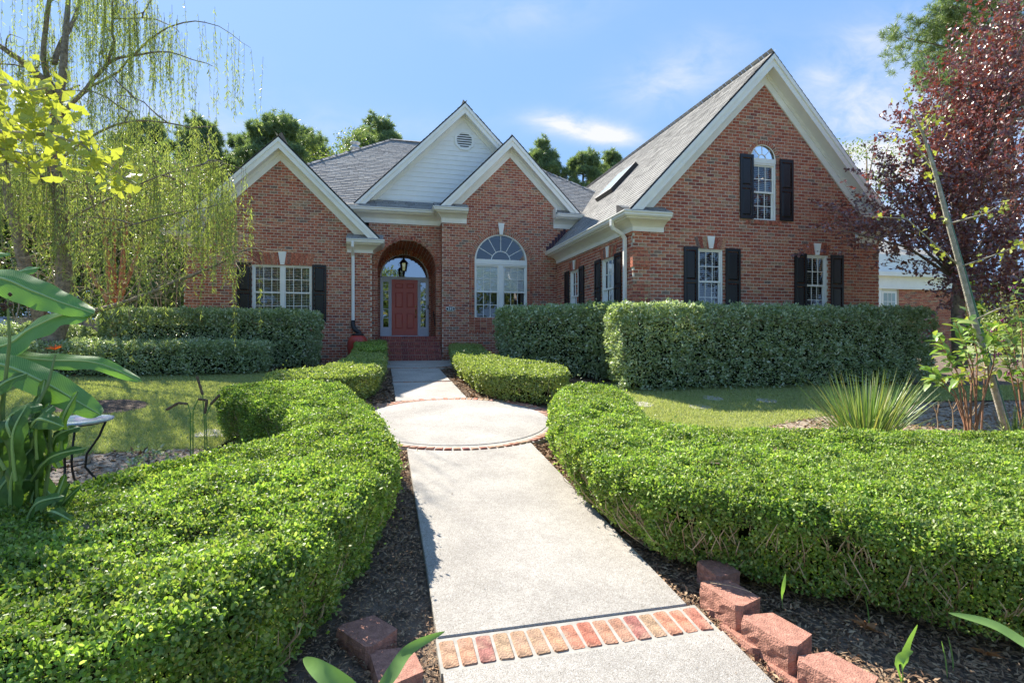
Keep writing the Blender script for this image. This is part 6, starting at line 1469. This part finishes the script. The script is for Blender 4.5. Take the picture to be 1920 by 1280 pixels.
# ---- strap leaves in the foreground ----
def strap(pts_, w, lab, m=M_strap, cat='leaf blade', grp=None):
    P_ = [Vector(p) for p in pts_]; Q_ = []
    for i in range(len(P_) - 1):          # Catmull-Rom
        p0, p1, p2, p3 = P_[max(i - 1, 0)], P_[i], P_[i + 1], P_[min(i + 2, len(P_) - 1)]
        for k in range(6):
            t = k / 6; Q_.append(.5 * ((2 * p1) + (p2 - p0) * t + (2 * p0 - 5 * p1 + 4 * p2 - p3) * t * t + (3 * p1 - p0 - 3 * p2 + p3) * t ** 3))
    Q_.append(P_[-1]); n = len(Q_); V = []
    for i, c in enumerate(Q_):
        d = (Q_[min(i + 1, n - 1)] - Q_[max(i - 1, 0)]).normalized(); sd = d.cross(Vector((.1, -.9, .45))).normalized(); t = i / (n - 1); ww = w * (.55 + .45 * min(1, t * 3)) * (1 - t ** 4) + .001; up = sd.cross(d)
        V += [c - sd * ww + up * ww * .25, c, c + sd * ww + up * ww * .25]
    q = MB(); q.add(V, [(3 * i + k, 3 * i + k + 1, 3 * i + k + 4, 3 * i + k + 3) for i in range(n - 1) for k in (0, 1)]); o = q.build('strap_leaf', m, None, True)
    return tag(o, lab, cat, grp)
def gpt(px, py, h, Y=None):
    x, y = GP(px, py, h); return (x, y, gz(x, y) + h)
strap([WP(690, 1330, 1.75), WP(735, 1262, 1.85), WP(770, 1215, 2.0), WP(834, 1183, 2.2)], .022, 'long arching strap leaf over the near edging block at left')
strap([WP(705, 1340, 1.7), WP(650, 1292, 1.75), WP(600, 1255, 1.8), WP(568, 1234, 1.9)], .034, 'broad strap leaf leaning left at the bottom edge before the left hedge')
strap([gpt(1467, 1140, 0), WP(1466, 1115, 3.0), WP(1473, 1075, 2.98)], .013, 'short upright strap leaf beside the second right edging block')
strap([gpt(1692, 1278, 0), WP(1692, 1255, 2.33), WP(1700, 1210, 2.3), WP(1720, 1170, 2.25)], .018, 'taller light green shoot in the lower right soil')
strap([gpt(1690, 1280, 0), WP(1682, 1250, 2.3), WP(1692, 1228, 2.28), WP(1712, 1220, 2.26)], .020, 'short curled green shoot beside the taller shoot at lower right')
strap([WP(2060, 1290, 2.0), WP(1930, 1212, 2.2), WP(1860, 1170, 2.3), WP(1778, 1148, 2.4)], .022, 'long strap leaf arching in from the right edge under the boxwood')
for k, (px, py) in enumerate(((1776, 1275), (1788, 1262), (1630, 1175))):
    x, y = GP(px, py); strap([(x, y, gz(x, y)), (x - .01, y, gz(x, y) + .10), (x - .03, y, gz(x, y) + .19)], .004, ['thin reddish grass shoot at the bottom right', 'thin green grass shoot beside the reddish one', 'wiry green stem under the boxwood in the right bed'][k])
for px, py in ((1630, 1180),): pass

# ---- banana and canna plants, left ----
def uv_leaf(name, spine, w, parent, m=M_banana, fold=.25, seg=26, wav=.008, split=None):
    P_ = [Vector(p) for p in spine]; Q_ = []
    for i in range(len(P_) - 1):
        p0, p1, p2, p3 = P_[max(i - 1, 0)], P_[i], P_[i + 1], P_[min(i + 2, len(P_) - 1)]; kk = seg // (len(P_) - 1)
        for k in range(kk):
            t = k / kk; Q_.append(.5 * ((2 * p1) + (p2 - p0) * t + (2 * p0 - 5 * p1 + 4 * p2 - p3) * t * t + (3 * p1 - p0 - 3 * p2 + p3) * t ** 3))
    Q_.append(P_[-1]); n = len(Q_); V = []; UV = []
    for i, c in enumerate(Q_):
        d = (Q_[min(i + 1, n - 1)] - Q_[max(i - 1, 0)]).normalized(); sd = d.cross(Vector((.0, -.75, .65))).normalized(); up = sd.cross(d); t = i / (n - 1)
        ww = w * math.sin(math.pi * min(1, (t * .9 + .1))) ** .55 + .002
        for k, f in enumerate((-1, -.5, 0, .5, 1)):
            V.append(c + sd * ww * f - up * abs(f) ** 1.3 * ww * fold * (1 + .12 * math.sin(i * .9)) + up * wav * math.sin(i * 1.1 + k * 1.7) * abs(f)); UV.append((f * .5 + .5, t * 6 + abs(f) * .35))
    fs_ = [(5 * i + k, 5 * i + k + 1, 5 * i + k + 6, 5 * i + k + 5) for i in range(n - 1) for k in range(4)]
    me = bpy.data.meshes.new(name); me.from_pydata([tuple(v) for v in V], [], fs_); me.materials.append(m); me.polygons.foreach_set('use_smooth', [True] * len(fs_))
    ul = me.uv_layers.new(name='UVMap')
    for l in me.loops: ul.data[l.index].uv = UV[l.vertex_index]
    o = bpy.data.objects.new(name, me); link(o, parent)
    q = MB(); q.tube([tuple(v) for v in Q_], [.012 * (1 - .8 * i / n) for i in range(n)], 5); q.build('midrib', mat('midrib', (.30, .42, .16), .4), o)
    return o
Yb = 3.4
bx0, by0 = AT(-120, 3.6), 3.6; bn = tag(empty('banana_plant', (bx0, by0, gz(bx0, by0))), 'banana plant with long broad green leaves reaching in from the left edge', 'plant'); bO = bn.location.copy()
def bb(px, py, Y=Yb): return Vector(WP(px, py, Y)) - bO
q = MB(); q.tube([(0, 0, -.05), (.03, 0, .8), (.06, 0, 1.5)], [.10, .085, .05], 12); q.build('stem', mat('banana_stem', (.22, .28, .11), .6, .3, 8), bn, True)
for sp, w in (([bb(-140, 560), bb(-20, 520), bb(60, 545), bb(110, 565), bb(178, 588)], .125), ([bb(-140, 600), bb(-10, 650), bb(60, 615), bb(120, 590), bb(172, 592)], .13), ([bb(-150, 640), bb(0, 665), bb(90, 675), bb(180, 680), bb(266, 716)], .075), ([bb(-160, 660, 3.2), bb(-10, 680, 3.2), bb(80, 715, 3.2), bb(150, 755, 3.2), bb(190, 778, 3.2)], .105), ([bb(-140, 560, 3.6), bb(-40, 540, 3.6), bb(30, 512, 3.6), bb(76, 502, 3.6)], .065), ([bb(-160, 540, 3.7), bb(-60, 480, 3.7), bb(20, 478, 3.7)], .05)):
    uv_leaf('leaf', sp, w * .82, bn)
cn = tag(empty('canna_plant', (AT(20, 3.0), 3.0, gz(AT(20, 3.0), 3.0))), 'canna plant with striped dark leaves and one orange flower at left', 'plant'); cO = cn.location.copy()
def cc_(px, py, Y=3.0): return Vector(WP(px, py, Y)) - cO
M_cs = mat('canna_stem', (.16, .22, .07), .6)
q = MB()
for pts_ in ([(0, 0, 0), cc_(40, 820), cc_(90, 720, 3.1), cc_(104, 665, 3.15)], [(-.05, 0, 0), cc_(5, 760), cc_(18, 640), cc_(14, 560)], [(.05, .05, 0), cc_(95, 850), cc_(92, 760)]): q.tube(pts_, [.014, .011, .008, .005][:len(pts_)], 6)
q.build('stem', M_cs, cn)
for k, (b_, e_, w) in enumerate((((30, 900), (50, 760), .06), ((10, 880), (-40, 760), .07), ((60, 900), (160, 840), .035), ((90, 860), (150, 800), .04), ((40, 850), (20, 780), .06), ((20, 960), (60, 840), .07), ((-10, 1000), (30, 880), .08), ((70, 930), (105, 850), .05), ((60, 800), (120, 800), .05), ((0, 820), (80, 760), .06), ((-20, 780), (50, 700), .05), ((40, 930), (-30, 850), .08), ((90, 960), (150, 985), .025), ((70, 860), (100, 760), .045), ((20, 830), (75, 790), .045), ((0, 930), (85, 900), .05), ((50, 980), (120, 930), .04), ((-20, 860), (30, 800), .06))):
    s_, t_ = cc_(*b_, 2.9 + .05 * (k % 4)), cc_(*e_, 2.9 + .05 * (k % 4)); mid = s_.lerp(t_, .5) + Vector((0, -.05, .05))
    uv_leaf('leaf', [s_, mid, t_], w, cn, m=M_canna, seg=16, wav=.01)
for k in range(22):
    px = random.uniform(-40, 120); py = random.uniform(760, 960); s_ = cc_(px, py + 90, 3.05 + .04 * (k % 5)); t_ = cc_(px + random.uniform(-60, 60), py - random.uniform(0, 60), 3.05 + .04 * (k % 5)); mid = s_.lerp(t_, .5) + Vector((random.gauss(0, .03), -.04, .03))
    uv_leaf('leaf', [s_, mid, t_], random.uniform(.03, .055), cn, m=M_canna, seg=14, wav=.008)
fl = MB(); f0 = cc_(104, 655, 3.15)
for k in range(6):
    an = k * 1.05; d = Vector((math.cos(an) * .7, math.sin(an) * .5, .6 + .4 * math.sin(k))).normalized(); blade_mesh(fl, f0, d, random.uniform(.04, .06), .013, .3, 4, k)
fl.build('flower', mat('orange_petal', (.85, .17, .02), .5, trans=.4, trans_col=(1.1, 1, .8)), cn)
q = MB(); sd0 = cc_(14, 560)
for k in range(9): q.lathe([(.001, -.014), (.012, 0), (.001, .014)], tuple(sd0 + Vector((random.gauss(0, .016), 0, random.uniform(-.06, .06)))), 6)
q.build('seed_pods', mat('seed_pod', (.05, .02, .015), .7), cn, True)
# thin arching blades at the foot
ir = tag(empty('strappy_plant', (AT(60, 3.0), 2.9, gz(AT(60, 3), 2.9))), 'thin dark strappy leaves at the foot of the canna, lower left', 'plant'); q = MB()
for k in range(46): an = random.uniform(-.6, 2.6); blade_mesh(q, (random.uniform(-.25, .1), random.uniform(-.1, .1), 0), (math.cos(an) * .7, math.sin(an) * .2, 1), random.uniform(.35, .6), .007, random.uniform(.2, .7), 7, random.uniform(-1, 1))
q.build('leaf_blades', M_canna, ir)['kind'] = 'stuff'

# ---- small round table ----
tx, ty = AT(128, 4.75), 4.75; tz = gz(tx, ty); tb_ = tag(empty('garden_table', (tx, ty, tz)), 'small round garden table with mosaic glass top and black curved legs', 'table'); TH_ = E - (790 - 637) / 1000 * 4.75 - tz
def tabx(nt, cs, tc, geo, bs):
    N, L = nt.nodes, nt.links; v = N.new('ShaderNodeTexVoronoi'); v.inputs['Scale'].default_value = 9; L.new(tc.outputs['Object'], v.inputs['Vector']); rp = N.new('ShaderNodeValToRGB'); e = rp.color_ramp.elements
    e[0].color = (.62, .68, .74, 1); e[1].color = (.70, .72, .68, 1)
    for p, c in ((.3, (.40, .50, .62)), (.5, (.50, .42, .58)), (.7, (.55, .65, .58))): k = e.new(p); k.color = (*c, 1)
    L.new(v.outputs['Color'], rp.inputs[0]); return rp.outputs[0]
q = MB(); q.lathe([(.001, -.012), (.29, -.012), (.325, 0), (.33, .018), (.318, .014), (.001, 0)], (0, 0, TH_), 40); q.build('tabletop', mat('mosaic_glass', (.6, .65, .7), .15, extra=tabx), tb_, True)
for k in range(4):
    an = k * math.pi / 2 + .5; c, s_ = math.cos(an), math.sin(an); q = MB(); pr = [(.27, TH_ - .012), (.22, TH_ - .15), (.13, TH_ - .30), (.12, TH_ - .42), (.20, .14), (.36, .0)]
    q.tube([(r * c, r * s_, z) for r, z in pr], .010, 7); q.build('leg', M_black, tb_, True)
q = MB(); q.tube([(.125 * math.cos(t), .125 * math.sin(t), TH_ - .38) for t in np.linspace(0, 6.283, 24)], .006, 5, False); q.tube([(.26 * math.cos(t), .26 * math.sin(t), TH_ - .018) for t in np.linspace(0, 6.283, 30)], .007, 5, False); q.build('leg_ring', M_black, tb_, True)
# ---- drooping seed stalks ----
M_seed = mat('seed_spike', (.15, .10, .06), .9, .4, 60)
for k, (px, py, top_, drp, lab) in enumerate(((357, 850, 775, [(357, 775), (352, 757), (335, 755), (312, 768)], 'drooping seed stalk leaning left in the left bed'), (362, 852, 770, [(362, 770), (372, 748), (388, 750), (384, 775)], 'middle seed stalk hooked over in the left bed'), (384, 848, 705, [(384, 800), (380, 740), (374, 720), (369, 705)], 'tallest straight seed stalk in the left bed'), (390, 846, 745, [(386, 780), (395, 758), (404, 748), (412, 740)], 'seed stalk bending right toward the hedge end'))):
    x, y = GP(px, 868); Yk = y; q = MB(); q.tube([(0, 0, 0)] + [tuple(Vector(WP(*p, Yk)) - Vector((x, y, gz(x, y)))) for p in drp[:2]], .006, 5)
    st_ = q.build('seed_stalk', M_strap); st_.location = (x, y, gz(x, y)); tag(st_, lab, 'plant', 'seed stalks in the left bed')
    q = MB(); pts_ = [Vector(WP(*p, Yk)) - Vector((x, y, gz(x, y))) for p in drp[1:]]
    P2 = [];
    for i in range(len(pts_) - 1): P2 += [pts_[i].lerp(pts_[i + 1], t) for t in (0, .25, .5, .75)]
    P2.append(pts_[-1]); q.tube(P2, [.012 + .005 * (i % 2) for i in range(len(P2))], 6); q.build('seed_spike', M_seed, st_)
X, Y = scatter([GP(250, 850), GP(350, 838), GP(400, 850), GP(330, 885), GP(240, 890)], 30)
wd = tag(empty('weeds', (X.mean(), Y.mean(), 0)), 'small grey green weeds at the lawn edge in the left bed', 'weeds', kind='stuff')
crown('foliage', wd, [(a - X.mean(), b_ - Y.mean(), gz(a, b_) + .04, .09, .09, .06) for a, b_ in zip(X, Y)], M_pitt, .045, 1800, tmpl=T_OVAL, shell=.1)

# ---- rain barrel, drain pipe ----
ra, rb_ = HP(671, 620, BL - .45)[0], BL - .5
rx_, ry_ = h2w(ra, rb_); rbz = 0
bar = tag(empty('rain_barrel', (rx_, ry_, 0)), 'terracotta red rain barrel with black lid under the left downspout', 'barrel')
q = MB(); q.lathe([(.20, 0), (.27, .2), (.30, .45), (.29, .62), (.24, .74), (.16, .80)], (0, 0, 0), 24); q.build('barrel_body', mat('terracotta_plastic', (.42, .05, .035), .35), bar, True)
q = MB(); q.lathe([(.17, .795), (.175, .83), (.10, .86), (.001, .86)], (0, 0, 0), 20); q.build('lid', M_pvc, bar, True)
a_, b_ = GP(530, 688), GP(612, 678); q = MB(); n = 26
q.tube([(a_[0] + (b_[0] - a_[0]) * i / n, a_[1] + (b_[1] - a_[1]) * i / n, gz(*a_) + .08 + .02 * i / n) for i in range(n + 1)], [.055 + .006 * (i % 2) for i in range(n + 1)], 12); tag(q.build('drain_pipe', M_pvc), 'black corrugated drain pipe lying on mulch beside the shaded boxwood', 'pipe')
# ---- neighbour's house, right ----
nx_, ny_ = AT(1650, 26), 26; nb_ = tag(empty('neighbour_house', (nx_, ny_, 0), TH), 'neighbouring brick house with white entablature beyond the purple tree', 'house')
q = MB(); qm = MB(); s0, s1, z0_, z1_ = 1.45, 12, -.5, 2.15
def nwall(s0, s1, za, zb, d=0):
    i = 0; z = za
    while z < zb:
        k = s0 - (i % 2) * .1
        while k < s1: jb(q, max(k, s0) + .005, min(k + PL, s1) - .005, z + .005, z + PH - .005, lambda s, d_, z_: (s, d_ + d, z_)); k += PL
        z += PH; i += 1
    qm.box(s0, s1, d + .008, d + .4, za, zb)
nwall(1.15, 5.0, -.5, 3.15)
tag(q.build('brickwork', M_brick, nb_), kind='stuff'); qm.build('mortar', M_mortar, nb_)
bx('entablature', M_white, nb_, -.6, 5.1, -.12, .5, 3.15, 3.75); bx('cornice', M_white, nb_, -.8, 5.3, -.4, .6, 3.75, 3.95); bx('architrave', M_white, nb_, -.62, 5.12, -.16, -.121, 3.15, 3.28); bx('corner_pilaster', M_white, nb_, -.35, .05, -.04, .5, -.5, 3.15); bx('porch_wall', M_white, nb_, .05, 1.14, .10, .5, -.5, 3.15)
bx('gable_end', M_siding, nb_, -.5, 5.0, .2, 1.2, 3.95, 4.9)
q = MB(); q.add([(-1, .6, 4.91), (5.5, .6, 4.91), (5.5, 4.5, 6.6), (-1, 4.5, 6.6)], [(0, 1, 2, 3)]); 
o = q.build('roof', M_shingle, nb_)
w_ = MB(); w_.box(.12, 1.02, .0, .11, 1.2, 3.05); wo = w_.build('window', M_white, nb_); bx('pane', mat('pale_glass', (.35, .45, .45), .1), wo, .22, .92, -.01, .02, 1.3, 2.95)
for i in range(1, 3): bx('glazing_bar', M_white, wo, .22 + .233 * i - .012, .22 + .233 * i + .012, -.025, -.011, 1.3, 2.95)
for i in range(1, 4): bx('glazing_bar', M_white, wo, .22, .92, -.022, -.0115, 1.3 + .4125 * i - .012, 1.3 + .4125 * i + .012)
# bushes beyond the tall hedge at right
b_o = tag(empty('undergrowth', (12, 14, 0)), 'light green bushes behind the right end of the tall hedge', 'bushes', kind='stuff')
crown('foliage', b_o, [(rng.uniform(.8, 5), rng.uniform(-.5, 3), rng.uniform(0, 1.6), .8, .8, .7) for _ in range(16)], M_dec, .09, 560, shell=.4)
crown('foliage', b_o, [(rng.uniform(.5, 7), rng.uniform(-2.4, -1.2), rng.uniform(-.3, 1.0), .6, .6, .6) for _ in range(18)], M_pitt, .07, 560, shell=.4)
# across-the-street trees behind the viewer, for reflections and the far horizon
tl = tag(empty('tree_line', (0, 0, 0)), 'distant mass of trees along the horizon', 'woods', kind='stuff')
cs = []
for i in range(70):
    an = rng.uniform(.15, 3.0); r = rng.uniform(75, 105); cs.append((r * math.cos(an), r * math.sin(an), rng.uniform(2, 6), 6, 6, 4))
crown('foliage', tl, cs, M_under, .8, 60, shell=.5)
cs = [(rng.uniform(-32, 26), -rng.uniform(22, 32), rng.uniform(1, 7.5), 3, 3, 2.6) for _ in range(44)]
crown('foliage', tl, cs, M_under, .45, 130, shell=.5)
